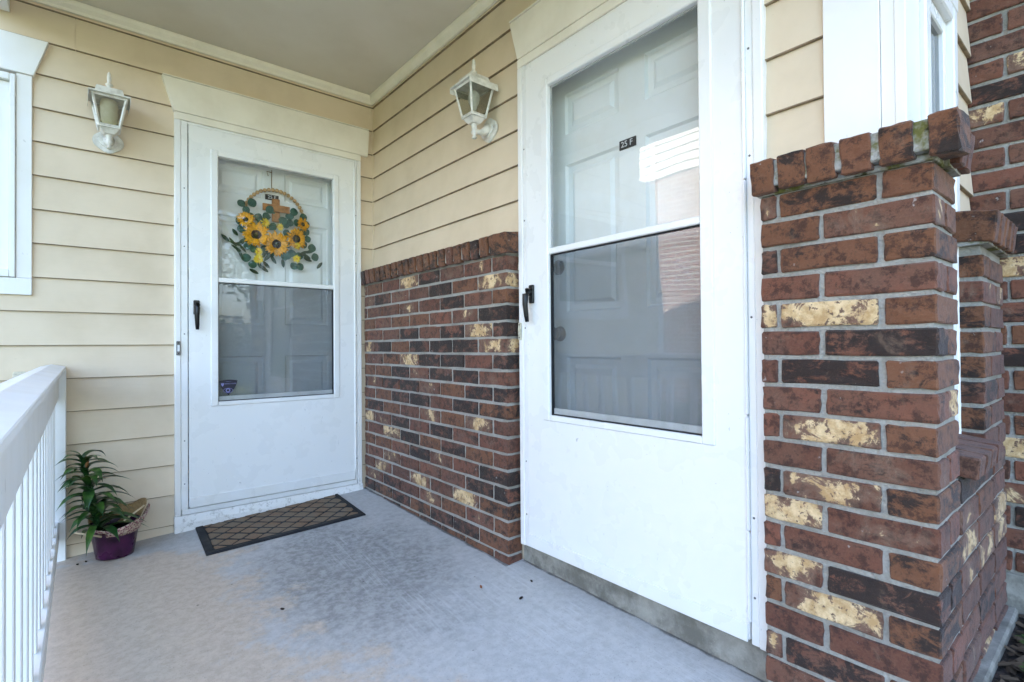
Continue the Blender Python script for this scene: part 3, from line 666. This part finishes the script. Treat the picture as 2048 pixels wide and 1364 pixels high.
# ------------------------------------------------------------------ lanterns
def lantern(mp, u, label, glow):
    L = thing('wall_lantern', label, 'wall lantern', mp(u, 0, 1.91), 'white coach lanterns on the siding')
    W = .105
    def P(a, w_, z): return mp(u+a, w_, z)
    # backplate: ogee outline
    out = []
    for i in range(36):
        a = 2*math.pi*i/36; r = .049+.0075*math.cos(2*a)*-1+.004*math.cos(4*a)
        out.append((r*math.sin(a)*1.0, r*1.08*math.cos(a)))
    out = [(x, z-(.012 if z < -.05 else 0)) for x, z in out]
    ax = mp(0, 1, 0)-mp(0, 0, 0)
    bp = prism('backplate', [P(a, .014, 1.915+b*1.15) for a, b in out], ax*.010, 'lantern_white', L, .003)
    prism('boss', [P(a*.68, .0242, 1.915+b*.68) for a, b in out], ax*.008, 'lantern_white', bp, .003)
    for s in (-1, 1): lathe('screw', [(0, 0), (.0045, 0), (.004, .003), (.001, .004)], 'button_grey', bp, P(s*.036, .024, 1.918), ax, 8)
    tube('arm', [P(0, .028, 1.918), P(0, .045, 1.905), P(0, .068, 1.893), P(0, .088, 1.893), P(0, W, 1.898)], [.026, .019, .013, .010, .010], 'lantern_white', L, 12)
    lathe('drop', [(.001, 1.855), (.010, 1.857), (.012, 1.863), (.006, 1.869), (.010, 1.876), (.015, 1.886), (.010, 1.896), (.013, 1.900), (.013, 1.922), (.016, 1.926)], 'lantern_white', L, P(0, W, 0), (0, 0, 1), 14)
    zb, zt = 1.948, 2.085; hb, ht = .037, .062
    def frust(name, z0, h0, z1, h1, mat, par=L):
        o = P(0, W, z0); bm = bmesh.new()
        A = [bm.verts.new(P(a*h0, W+b*h0, z0)-o) for a, b in ((-1, -1), (1, -1), (1, 1), (-1, 1))]; B = [bm.verts.new(P(a*h1, W+b*h1, z1)-o) for a, b in ((-1, -1), (1, -1), (1, 1), (-1, 1))]
        bm.faces.new(A); bm.faces.new(B)
        for i in range(4): bm.faces.new((A[i], A[(i+1) % 4], B[(i+1) % 4], B[i]))
        bmesh.ops.bevel(bm, geom=list(bm.edges), offset=.0012, segments=1, affect='EDGES')
        return put(name, bm_mesh(bm), mat, par, o)
    frust('base_cup', 1.922, .020, 1.944, .036, 'lantern_white'); frust('base_cup', 1.9445, .041, 1.9525, .041, 'lantern_white')
    # cage posts, rails and panes
    cage = None; bm = bmesh.new(); o = P(0, W, zb)
    cs = ((-1, -1), (1, -1), (1, 1), (-1, 1)); t_ = .0048
    for a, b in cs: tube_bm(bm, [P(a*hb, W+b*hb, zb)-o, P(a*ht, W+b*ht, zt)-o], t_*1.25, 4)
    for zz, hh in ((zb+.006, hb+.001), (zt-.004, ht-.001)):
        for i in range(4):
            a, b = cs[i], cs[(i+1) % 4]; tube_bm(bm, [P(a[0]*hh, W+a[1]*hh, zz)-o, P(b[0]*hh, W+b[1]*hh, zz)-o], t_*1.25, 4)
    cage = put('cage', bm_mesh(bm), 'lantern_white', L, o)
    for i in range(4):
        a, b = cs[i], cs[(i+1) % 4]; k = .97; bm = bmesh.new()
        f = [bm.verts.new(P(q[0]*h*k, W+q[1]*h*k, zz)-o) for q, h, zz in ((a, hb, zb), (b, hb, zb), (b, ht, zt), (a, ht, zt))]; bm.faces.new(f)
        put('glass_pane', bm_mesh(bm), 'lantern_glass', cage, o)
    frust('roof', zt+.0005, .077, zt+.008, .077, 'lantern_white')
    for s in (-1, 1):
        box('roof_lip', P(s*.0775, W-.078, zt-.022), P(s*.0755, W+.078, zt), 'lantern_white', L, .0005)
    frust('roof', zt+.0085, .056, zt+.042, .047, 'lantern_white'); frust('roof', zt+.0425, .030, zt+.049, .026, 'lantern_white')
    lathe('finial', [(.012, 2.134), (.013, 2.140), (.007, 2.144), (.014, 2.152), (.015, 2.157), (.007, 2.164), (.008, 2.172), (.0095, 2.188), (.007, 2.206), (.002, 2.216)], 'lantern_white', L, P(0, W, 0), (0, 0, 1), 12)
    if glow: 
        lathe('bulb', [(.012, 1.955), (.022, 1.965), (.030, 1.985), (.033, 2.02), (.034, 2.045), (.035, 2.048), (.034, 2.052), (.035, 2.06), (.034, 2.064), (.034, 2.078), (.010, 2.082)], 'bulb_beige', L, P(0, W, 0), (0, 0, 1), 16)
    else:
        lathe('bulb', [(.011, 1.955), (.012, 1.985), (.016, 1.998), (.025, 2.018), (.029, 2.038), (.026, 2.056), (.014, 2.068), (.002, 2.071)], 'bulb_glass', L, P(0, W, 0), (0, 0, 1), 16)
lantern(mA, -1.36, 'white coach lantern with a wide ribbed beige lamp, between the window and the wreath door', True)
lantern(mB, 1.262, 'white coach lantern with a round bulb, above the brick half wall', False)

# ------------------------------------------------------------------ railing
ra = thing('railing', 'white painted porch railing with square balusters and sloped cap', 'railing', (-1.56, -1.4, .02))
RY1 = -2.98
prism('top_rail', [(-1.514, -.018, .835), (-1.514, -.018, .848), (-1.562, -.018, .859), (-1.602, -.018, .850), (-1.602, -.018, .835)], (0, RY1+.018, 0), 'rail_white', ra, .0015)
box('sub_rail', (-1.538, -.045, .702), (-1.580, RY1, .8345), 'rail_white', ra, .003)
box('bottom_rail', (-1.535, -.045, .075), (-1.592, RY1, .150), 'rail_white', ra, .004)
box('post', (-1.512, -.016, -.04), (-1.60, -.044, .8345), 'rail_white', ra, .003)
box('post', (-1.50, RY1-.002, -.11), (-1.61, RY1-.105, 2.398), 'rail_white', ra, .004)
y = -.13
while y > RY1+.05:
    box('baluster', (-1.548, y+.0175, .1505), (-1.583, y-.0175, .7015), 'rail_white', ra, .002); y -= .150
vh = thing('wall_fixture', 'small beige fixture on the siding just behind the railing cap', 'fixture', (-1.668, -.02, .78))
prism('hood', [(-1.690, -.014, .70), (-1.690, -.075, .72), (-1.690, -.055, .80), (-1.690, -.014, .832)], (.045, 0, 0), 'button_ivory', vh, .004)

# ------------------------------------------------------------------ door mat
mc = [onF(*p_) for p_ in ((384, 1050), (668, 989), (733, 1027), (416, 1111))]
mo_ = sum(mc, Vector())/4
ux = ((mc[1]-mc[0])+(mc[2]-mc[3]))/2; vx = ((mc[3]-mc[0])+(mc[2]-mc[1]))/2
ML, MWd = ux.length, vx.length; nrm = Vector((-FB, -FC, 1)).normalized(); ux.normalize(); vx = (vx-ux*vx.dot(ux)-nrm*vx.dot(nrm)).normalized()
ux = (ux-nrm*ux.dot(nrm)).normalized()
if mo_.y+MWd/2 > -.05: mo_ = mo_+vx*max(0, .015)
mat_ = thing('door_mat', 'brown coir door mat with black lattice and border', 'door mat', mo_)
def mpt(a, b, h): return ux*a+vx*b+nrm*h
bm = bmesh.new()
for a, b in ((-1, -1), (1, -1), (1, 1), (-1, 1)): bm.verts.new(mpt(a*ML/2, b*MWd/2, .001))
bm.verts.ensure_lookup_table(); f = bm.faces.new(bm.verts[:]); r = bmesh.ops.extrude_face_region(bm, geom=[f])
for g in r['geom']:
    if isinstance(g, bmesh.types.BMVert): g.co += nrm*.005
put('backing', bm_mesh(bm), 'rubber_black', mat_, mo_)
bd = .034
for a0, a1, b0, b1 in ((-ML/2, ML/2, -MWd/2, -MWd/2+bd*.5), (-ML/2, ML/2, MWd/2-bd, MWd/2), (-ML/2, -ML/2+bd*1.1, -MWd/2+bd*.5, MWd/2-bd), (ML/2-bd*.6, ML/2, -MWd/2+bd*.5, MWd/2-bd)):
    bm = bmesh.new(); vv = []
    for h, ins in ((.006, 0), (.0105, .003)): vv.append([bm.verts.new(mpt(a, b, h)) for a, b in ((a0+ins, b0+ins), (a1-ins, b0+ins), (a1-ins, b1-ins), (a0+ins, b1-ins))])
    bm.faces.new(vv[1]); [bm.faces.new((vv[0][i], vv[0][(i+1) % 4], vv[1][(i+1) % 4], vv[1][i])) for i in range(4)]
    put('border', bm_mesh(bm), 'rubber_black', mat_, mo_)
def clip(poly, lo, hi):
    for ax_ in (0, 1):
        for sgn, lim in ((1, lo[ax_]), (-1, -hi[ax_])):
            out = []
            for i in range(len(poly)):
                p_, q_ = poly[i], poly[(i+1) % len(poly)]; dp, dq = sgn*p_[ax_]-lim, sgn*q_[ax_]-lim
                if dp >= 0: out.append(p_)
                if dp*dq < 0: tt = dp/(dp-dq); out.append((p_[0]+(q_[0]-p_[0])*tt, p_[1]+(q_[1]-p_[1])*tt))
            poly = out
            if not poly: return poly
    return poly
lo_, hi_ = (-ML/2+bd*1.15, -MWd/2+bd*.6), (ML/2-bd*.7, MWd/2-bd*1.05)
PW, PH = .108, .096
for i in range(-12, 13):
    for j in range(-10, 11):
        cx_, cy_ = (i+j)*PW/2, (i-j)*PH/2
        pl = [(cx_+a*(PW/2-.0125), cy_+b*(PH/2-.0125)) for a, b in ((1, .12), (.12, 1), (-.12, 1), (-1, -.12), (-.12, -1), (.12, -1))]
        pl = clip(pl, lo_, hi_)
        if len(pl) < 3: continue
        ar = abs(sum(pl[q][0]*pl[(q+1) % len(pl)][1]-pl[(q+1) % len(pl)][0]*pl[q][1] for q in range(len(pl))))/2
        if ar < .0003: continue
        jx = [(a+random.uniform(-.0025, .0025), b+random.uniform(-.0025, .0025)) for a, b in pl]
        c0 = mpt(sum(a for a, b in jx)/len(jx), sum(b for a, b in jx)/len(jx), 0)
        bm = bmesh.new(); A = [bm.verts.new(mpt(a, b, .006)-c0) for a, b in jx]; B = [bm.verts.new((mpt(a, b, 0)-c0)*.95+nrm*.0085) for a, b in jx]
        bm.faces.new(B); [bm.faces.new((A[q], A[(q+1) % len(A)], B[(q+1) % len(A)], B[q])) for q in range(len(A))]
        put('coir_pad', bm_mesh(bm), 'coir', mat_, mo_+c0)

# ------------------------------------------------------------------ wreath
WY = .048
wr = thing('wreath', 'wood bead hoop wreath with sunflowers, eucalyptus and wooden cross', 'wreath', (-.592, WY, 1.68))
WC = Vector((-.592, WY, 1.68)); WR = .163
def wpx(zx, zy, y=WY): return onY(420+zx/5.682, 320+zy/5.683, y)
bmb = bmesh.new(); bmesh.ops.create_uvsphere(bmb, u_segments=10, v_segments=7, radius=.0112); bead = bm_mesh(bmb, 'bead', True)
for i in range(46):
    a = 2*math.pi*i/46
    if -.62*math.pi < ((a+math.pi) % (2*math.pi))-math.pi < -.38*math.pi: pass
    put('bead', bead, 'wood_bead', wr, WC+Vector((WR*math.cos(a), 0, WR*math.sin(a)*1.0)))
tube('twine', [WC+Vector((-.018, .0, WR+.006)), WC+Vector((-.017, .002, WR+.06)), WC+Vector((-.015, .006, WR+.115))], .0022, 'twine', wr, 6)
tube('twine', [WC+Vector((-.018, -.004, WR+.098)), WC+Vector((-.045, -.006, WR+.100)), WC+Vector((-.038, -.006, WR+.075))], .0022, 'twine', wr, 6)
cr_ = box('cross', (-.612, .030, 1.655), (-.570, .040, 1.788), 'wood_cross', wr, .001); box('crossbar', (-.664, .0215, 1.712), (-.516, .0295, 1.752), 'wood_cross', cr_, .001)
def petal_bm(bm, c, nrm_, ang, L, wd, lift, r0=.0):
    q = Vector((0, -1, 0)).rotation_difference(nrm_); e1 = q @ Vector((1, 0, 0)); e2 = q @ Vector((0, 0, 1))
    d = e1*math.cos(ang)+e2*math.sin(ang); s = nrm_.cross(d)
    pr = ((0, .35, 0), (.35, 1, .6), (.7, .8, 1), (1, .06, .55)); L2 = []
    for t_, w_, h_ in pr: b = c+d*(r0+L*t_)+nrm_*(lift*h_); L2.append((bm.verts.new(b-s*wd*w_*.5), bm.verts.new(b+nrm_*.0016), bm.verts.new(b+s*wd*w_*.5)))
    for a, b in zip(L2, L2[1:]): bm.faces.new((a[0], a[1], b[1], b[0])); bm.faces.new((a[1], a[2], b[2], b[1]))
def flower(px, R, y, tilt, name, mat, rc, n, par=wr):
    c = wpx(*px, y); nn = Vector((tilt[0], -1, tilt[1])).normalized(); bm = bmesh.new(); h = Vector()
    for layer in range(2):
        for i in range(n): petal_bm(bm, h+nn*(.003*layer), nn, 2*math.pi*(i+.5*layer)/n+random.uniform(-.12, .12), (R-rc*.7)*random.uniform(.85, 1.08)*(1-.1*layer), R*.27, R*random.uniform(.05, .34), rc*.7)
    fl = put(name, bm_mesh(bm), mat, par, c)
    if rc > .006:
        q = nn
        lathe('centre', [(.0, 0), (rc, .001), (rc*.98, .006), (rc*.7, .010), (rc*.45, .0085), (.001, .007)], 'flower_centre', fl, c, q, 16)
        lathe('eye', [(.0, .008), (rc*.42, .008), (rc*.3, .011), (.001, .012)], 'flower_eye', fl, c, q, 12)
    else: lathe('centre', [(.0, 0), (.006, .001), (.004, .006), (.001, .007)], 'petal_gold', fl, c, nn, 8)
flower((525, 850), .076, .012, (-.15, .1), 'sunflower', 'petal_gold', .029, 15); flower((755, 955), .076, .006, (.05, -.15), 'sunflower', 'petal_gold', .027, 15); flower((975, 900), .068, .012, (.25, .05), 'sunflower', 'petal_gold', .027, 14)
flower((405, 680), .050, .018, (-.2, .2), 'sunflower', 'petal_gold', .014, 13); flower((1050, 735), .045, .024, (.35, .1), 'sunflower', 'petal_gold', .013, 12)
for px, R in (((625, 715), .031), ((795, 765), .025), ((550, 1040), .025), ((550, 1125), .031), ((985, 1125), .027), ((985, 975), .024)): flower(px, R, .000 if px == (985, 975) else .012, (random.uniform(-.4, .4), random.uniform(-.3, .3)), 'daisy', 'petal_yellow', .003, 9)
def leaf(px, L, wd, y, ang, mat, name='leaf', cup=.15):
    c = wpx(*px, y); bm = bmesh.new(); n = 7; prev = None; d = Vector((math.cos(ang), random.uniform(-.3, .3), math.sin(ang))).normalized(); s = d.cross(Vector((0, 1, 0))).normalized(); nn = s.cross(d)
    for i in range(n+1):
        t_ = i/n; w_ = max(.02, math.sin(math.pi*min(1, t_*.96+.02))**.6)*wd/2; b = d*(L*(t_-.5))+nn*(cup*L*.3*math.sin(math.pi*t_))
        cur = (bm.verts.new(b-s*w_), bm.verts.new(b-Vector((0, .0012, 0))), bm.verts.new(b+s*w_))
        if prev: bm.faces.new((prev[0], prev[1], cur[1], cur[0])); bm.faces.new((prev[1], prev[2], cur[2], cur[1]))
        prev = cur
    put(name, bm_mesh(bm), mat, wr, c)
for px in ((355, 490), (480, 485), (412, 565), (680, 565), (755, 637), (955, 590), (1062, 655), (905, 640), (550, 650), (990, 715), (910, 715), (720, 755), (860, 730), (1160, 1000), (1195, 1105), (485, 1185), (955, 1205), (1025, 1212), (410, 1110), (850, 1100), (1092, 820), (430, 975), (640, 640), (340, 690), (880, 1090), (1110, 900), (360, 780), (690, 760), (470, 760), (600, 800), (640, 900), (870, 830), (880, 960), (1060, 960), (430, 900), (500, 1010), (620, 1010), (690, 1060), (820, 1060), (930, 1060), (1040, 830), (830, 690), (580, 700), (450, 640), (1090, 740), (1010, 1090)):
    sz = random.uniform(.042, .052); leaf(px, sz, sz*.95, random.uniform(.014, .036), random.uniform(0, 6.28), 'eucalyptus')
for px, a in (((640, 1190), -.9), ((560, 1180), -1.3), ((615, 1235), -.6), ((500, 1265), -.4), ((175, 885), -.8), ((285, 820), -1.0), ((1060, 1060), .5), ((1110, 1130), -.3), ((1245, 1200), .9), ((1140, 1040), .4), ((620, 1060), 1.2), ((830, 1170), -1.4), ((720, 1130), -1), ((370, 920), .6), ((640, 660), .4), ((330, 950), .3), ((1090, 1090), -.4), ((890, 850), .5), ((660, 1100), .9)):
    leaf(px, random.uniform(.045, .065), .02, random.uniform(.018, .034), a, 'leaf_dark')
for px, a in (((300, 1000), -.55), ((330, 1040), -.9), ((350, 1080), -1.1), ((290, 950), -.3), ((370, 1000), -.9), ((260, 930), -.8)): leaf(px, .06, .014, .022, a, 'leaf_dark')

# ------------------------------------------------------------------ potted plant
pc = onF(230, 1110); pc.z = floor_z(pc.x, pc.y)+.001
pp = thing('potted_plant', 'drooping dark green potted lily in purple foil and paper wrap', 'potted plant', pc)
bm = bmesh.new(); N = 40; rings = []
prof = [(.060, 0), (.071, .002), (.074, .02), (.080, .07), (.088, .12), (.094, .155)]
for r, h in prof:
    rings.append([bm.verts.new(((r+.0035*math.sin(7*a)*min(1, h*12)+.0025*math.sin(13*a+2)*min(1, h*12))*math.cos(a), (r+.0035*math.sin(7*a)*min(1, h*12))*math.sin(a), h)) for a in [2*math.pi*i/N for i in range(N)]])
# wrap edge: dips towards the camera, rises in points at the sides
for A, B in zip(rings, rings[1:]):
    for i in range(N): bm.faces.new((A[i], A[(i+1) % N], B[(i+1) % N], B[i]))
bm.faces.new(rings[0])
for v in rings[-1]:
    a = math.atan2(v.co.y, v.co.x); v.co.z += -.035*max(0, math.cos(a+R_(105)))**2
pot = put('pot_wrap', bm_mesh(bm, smooth=True), 'purple_foil', pp, pc)
lathe('soil', [(.0005, .10), (.072, .10), (.072, .105), (.0005, .112)], 'soil', pp, pc, (0, 0, 1), 20)
bm = bmesh.new(); lathe_bm(bm, [(.064, .03), (.078, .125), (.082, .126), (.080, .11), (.066, .03)], n=24); put('pot', bm_mesh(bm, smooth=True), 'black_metal', pp, pc)
def collar(name, a0, a1, mat, hs, rin, base):
    bm = bmesh.new(); P = []; n = 14
    for i in range(n+1):
        t_ = i/n; a = R_(a0+(a1-a0)*t_); h = hs(t_); r2 = rin+h*.5
        P.append([bm.verts.new(((rin+(r2-rin)*s)*math.cos(a), (rin+(r2-rin)*s)*math.sin(a), base+h*s+random.uniform(-.002, .002))) for s in (0, .33, .66, 1)])
    for A, B in zip(P, P[1:]):
        for k in range(3): bm.faces.new((A[k], B[k], B[k+1], A[k+1]))
    o = put(name, bm_mesh(bm, smooth=True), mat, pp, pc); md = o.modifiers.new('s', 'SOLIDIFY'); md.thickness = .0018
collar('paper_collar', -112, 18, 'patterned_paper', lambda t_: .012+.085*t_**.75, .091, .108)
collar('paper_collar', 15, 95, 'burlap', lambda t_: .045+.045*math.sin(math.pi*(1-t_)*.75)+.012*math.sin(9*t_), .088, .125)
collar('paper_collar', 100, 160, 'burlap', lambda t_: .03+.03*math.sin(math.pi*t_), .088, .13)
collar('paper_collar', -170, -80, 'patterned_paper', lambda t_: .03*(1-t_)+.006, .084, .12)
tube('stick', [pc+Vector((-.142, -.09, .158)), pc+Vector((-.05, -.085, .118))], .0042, 'stick', pp, 6); tube('stick', [pc+Vector((.03, -.06, .165)), pc+Vector((.108, -.03, .212))], .0042, 'stick', pp, 6)
st0 = pc+Vector((-.055, .0, .10)); st1 = pc+Vector((-.118, .0, .46))
stem_pts = [st0+(st1-st0)*t_+Vector((.012*math.sin(3*t_), 0, 0)) for t_ in [i/6 for i in range(7)]]
tube('stem', stem_pts, [.007, .007, .0065, .006, .0055, .005, .003], 'lily_leaf', pp, 8)
def blade(p0, az, L, wd, el0, el1, mat='lily_leaf'):
    bm = bmesh.new(); p_ = Vector(); prev = None; n = 8
    for i in range(n+1):
        t_ = i/n; el = el0+(el1-el0)*t_**.9; d = Vector((math.cos(az)*math.cos(el), math.sin(az)*math.cos(el), math.sin(el))); s = Vector((-math.sin(az), math.cos(az), 0)); nn = s.cross(d)
        w_ = wd*(math.sin(math.pi*min(.98, t_*.9+.12))**.7)*.5*(1 if t_ < .6 else (1-t_)/.4*.95+.05)
        cur = (bm.verts.new(p_-s*w_-nn*w_*.35), bm.verts.new(p_.copy()), bm.verts.new(p_+s*w_-nn*w_*.35))
        if prev: bm.faces.new((prev[0], prev[1], cur[1], cur[0])); bm.faces.new((prev[1], prev[2], cur[2], cur[1]))
        prev = cur; p_ = p_+d*(L/n)
    put('leaf', bm_mesh(bm, smooth=True), mat, pp, p0)
rp = random.Random(3)
for i in range(64):
    t_ = .04+.94*i/63; p0 = st0+(st1-st0)*t_; az = i*2.39996+rp.uniform(-.3, .3)
    L = (.20-.07*t_)*rp.uniform(.8, 1.15); 
    if math.sin(az) > .5: L *= .8
    if math.cos(az) < -.6: L *= .78
    blade(p0, az, L*1.08, .036*rp.uniform(.75, 1.2), rp.uniform(.35, 1.1)-.2*(1-t_), rp.uniform(-1.25, -.35)-.2*(1-t_))
blade(st1, 2.9, .09, .018, 1.2, -.6); lathe('dry_bud', [(.002, 0), (.006, .008), (.007, .03), (.003, .045), (.001, .05)], 'wood_cross', pp, st1+Vector((.016, -.004, -.045)), (.1, 0, 1), 8)

# ------------------------------------------------------------------ litter on the floor
for i, (px, py, mt, s, lb) in enumerate(((1042, 1197, 'debris', .020, 'flat brown dry leaf scrap on the concrete before the pier side door'), (565, 1219, 'debris', .016, 'black twig scrap in the middle of the worn concrete'), (962, 1175, 'debris_orange', .017, 'orange leaf scrap on concrete before the half wall end'),
                                         (1063, 1163, 'debris', .015, 'curled black leaf scrap near the foot of the half wall'), (172, 1124, 'debris', .013, 'dark crumb beside the purple pot'), (155, 1130, 'debris', .012, 'dark crumb between pot and railing'))):
    p_ = onF(px, py); bm = bmesh.new(); n = 8
    top = [bm.verts.new((s*.6*math.cos(2*math.pi*k/n)*random.uniform(.7, 1.1), s*.28*math.sin(2*math.pi*k/n)*random.uniform(.7, 1.1), .003+.003*random.random())) for k in range(n)]
    bot = [bm.verts.new((v.co.x*.9, v.co.y*.9, 0)) for v in top]
    bm.faces.new(top); bm.faces.new(bot[::-1]); [bm.faces.new((bot[k], bot[(k+1) % n], top[(k+1) % n], top[k])) for k in range(n)]
    tag(put('leaf_scrap', bm_mesh(bm), mt, None, (p_.x, p_.y, floor_z(p_.x, p_.y)+.0005), (0, 0, random.uniform(0, 3))), lb, 'leaf scrap')

# mulch chips and seedlings in the bed
bm = bmesh.new(); rg = random.Random(5)
for i in range(1500):
    c = Vector((rg.uniform(.08, .77), rg.uniform(-3.5, -2.92), .072+rg.uniform(0, .012))); a = rg.uniform(0, 6.28); L = rg.uniform(.008, .03); wd = rg.uniform(.003, .007); d = Vector((math.cos(a), math.sin(a), rg.uniform(-.3, .3))); s = Vector((-d.y, d.x, 0))
    q = [bm.verts.new(c+d*L*x+s*wd*y_+Vector((0, 0, .004*(y_ > 0)))) for x, y_ in ((-1, -1), (1, -1), (1, 1), (-1, 1))]; bm.faces.new(q)
tag(put('mulch_chips', bm_mesh(bm), 'bark', None), 'loose brown mulch chips in the planting bed', 'mulch', kind='stuff')
bm = bmesh.new()
for i in range(140):
    c = Vector((rg.uniform(.15, .77), rg.uniform(-3.4, -2.93), .085+rg.uniform(0, .04)))
    for k in range(rg.randint(2, 4)):
        a = rg.uniform(0, 6.28); L = rg.uniform(.012, .028); d = Vector((math.cos(a), math.sin(a), rg.uniform(-.1, .6))).normalized(); s = Vector((-d.y, d.x, 0)).normalized()
        q = [bm.verts.new(c+d*L*x+s*L*y_) for x, y_ in ((0, 0), (.5, -.32), (1, 0), (.5, .32))]; bm.faces.new(q)
tag(put('ground_cover', bm_mesh(bm), 'tree_leaf', None), 'small green weeds sprouting through the mulch', 'plants', kind='stuff')

# ------------------------------------------------------------------ the rest of the house and garden (reflected in the glass, upper storey added for shade)
ho = thing('house', 'body of the house behind the porch walls, upper storey added to shade the porch', 'house', (2, 4, 0))
box('upper_storey', (-1.80, -3.12, CEIL+.055), (6, 8, 5.3), 'siding_cream', ho, 0)  # unseen storey, put above the porch to keep the sun off
box('rear_body', (-3.13, .16, -.2), (6, 8, 2.58), 'siding_cream', ho, 0); box('upper_storey', (-3.15, .16, 2.605), (-1.802, 8, 5.3), 'siding_cream', ho, 0)
box('side_body', (.16, -2.69, -.2), (6, .15, 2.58), 'siding_cream', ho, 0); box('front_wing', (XC+.125, -4.0, -.2), (6, -2.70, 5.3), 'far_brick', ho, 0)
prism('roof', [(-3.5, -3.4, 5.31), (6.3, -3.4, 5.31), (6.3, 2.3, 7.6), (-3.5, 2.3, 7.6)], (0, 0, .12), 'shingle', ho)
prism('roof', [(-3.5, 8.3, 5.31), (6.3, 8.3, 5.31), (6.3, 2.31, 7.6), (-3.5, 2.31, 7.6)], (0, 0, .12), 'shingle', ho)
nb = thing('house', 'neighbouring house with white siding above a brick storey', 'house', (-9, 4, 0))
box('brick_storey', (-14, -1, -.2), (-7, 9, 4.1), 'far_brick', nb, 0)
for k in range(10): prism('siding_board', [(-7.0, -1.02, 4.1+k*.15), (-6.975, -1.02, 4.1+k*.15), (-6.99, -1.02, 4.25+k*.15), (-7.0, -1.02, 4.25+k*.15)], (0, 10.04, 0), 'far_siding', nb)
box('upper_storey', (-14, -1, 4.105), (-7.001, 9, 5.6), 'far_siding', nb, 0)
prism('roof', [(-6.6, -1.4, 5.55), (-6.6, 9.4, 5.55), (-10.5, 9.4, 7.8), (-10.5, -1.4, 7.8)], (0, 0, .12), 'shingle', nb)
prism('roof', [(-14.4, -1.4, 5.55), (-14.4, 9.4, 5.55), (-10.51, 9.4, 7.8), (-10.51, -1.4, 7.8)], (0, 0, .12), 'shingle', nb)
def tree(x, y, h, r, label, seed):
    rg = random.Random(seed); T = thing('tree', label, 'tree', (x, y, GZ), 'trees across the lawn')
    tube('trunk', [(x, y, GZ-.1), (x+.1, y, h*.3), (x-.05, y+.1, h*.55), (x, y, h*.8)], [.24, .17, .12, .05], 'bark', T, 9)
    for i in range(6):
        a = i*1.05+rg.random(); z0 = h*(.35+.06*i); tube('limb', [(x, y, z0), (x+math.cos(a)*r*.4, y+math.sin(a)*r*.4, z0+h*.12), (x+math.cos(a)*r*.75, y+math.sin(a)*r*.75, z0+h*.2)], [.08, .05, .02], 'bark', T, 6)
    bm = bmesh.new(); blobs = [(Vector((x+rg.gauss(0, r*.45), y+rg.gauss(0, r*.45), h*rg.uniform(.42, .98))), r*rg.uniform(.25, .48)) for _ in range(22)]
    for i in range(4200):
        c, rr = rg.choice(blobs); v = Vector((rg.gauss(0, 1), rg.gauss(0, 1), rg.gauss(0, .8))).normalized()*rr*rg.random()**.4; p_ = c+v; L = rg.uniform(.07, .14)
        d = Vector((rg.gauss(0, 1), rg.gauss(0, 1), rg.gauss(0, .7))).normalized(); s = d.orthogonal().normalized()
        bm.faces.new([bm.verts.new(p_+d*L*a+s*L*.5*b-Vector((x, y, h*.6))) for a, b in ((-1, 0), (0, -1), (1, 0), (0, 1))])
    put('crown', bm_mesh(bm), 'tree_leaf', T, (x, y, h*.6))
tree(2.6, -14, 7.5, 2.6, 'broad leafy tree across the lawn beyond the path', 1); tree(5.5, -18, 9, 3, 'tall leafy tree farthest across the lawn', 2); tree(-5.5, -15, 8, 2.8, 'leafy tree on the lawn left of the path', 4)

def added_shrub(x, y, r, h, label, seed):  # unseen bushes, added to darken what the door glass reflects
    rg = random.Random(seed); T = thing('added_shrub', label, 'added_shrub', (x, y, GZ), 'bushes added along the front lawn to darken the reflection')
    for i in range(5): a = i*1.3; tube('stem', [(x, y, GZ-.05), (x+math.cos(a)*r*.3, y+math.sin(a)*r*.3, h*.45), (x+math.cos(a)*r*.6, y+math.sin(a)*r*.6, h*.8)], [.03, .02, .008], 'bark', T, 6)
    bm = bmesh.new(); o = Vector((x, y, h*.5))
    for i in range(3200):
        v = Vector((rg.gauss(0, 1), rg.gauss(0, 1), rg.gauss(0, 1))).normalized()*(rg.random()**.35)*rg.uniform(.8, 1.08); p_ = Vector((v.x*r, v.y*r, v.z*h*.52)); L = rg.uniform(.03, .06)
        d = Vector((rg.gauss(0, 1), rg.gauss(0, 1), rg.gauss(0, .7))).normalized(); s = d.orthogonal().normalized()
        bm.faces.new([bm.verts.new(p_+d*L*a+s*L*.5*b) for a, b in ((-1, 0), (0, -1), (1, 0), (0, 1))])
    put('foliage', bm_mesh(bm), 'leaf_dark', T, o)
added_shrub(.7, -8.2, .85, 1.5, 'round dark bush added on the brick wall side to darken the door glass reflection', 1); added_shrub(2.1, -8.6, .9, 1.7, 'taller dark bush added behind the round one to darken the reflection', 2); added_shrub(3.6, -8.4, .8, 1.3, 'low dark bush added farthest from the path to darken the reflection', 3)
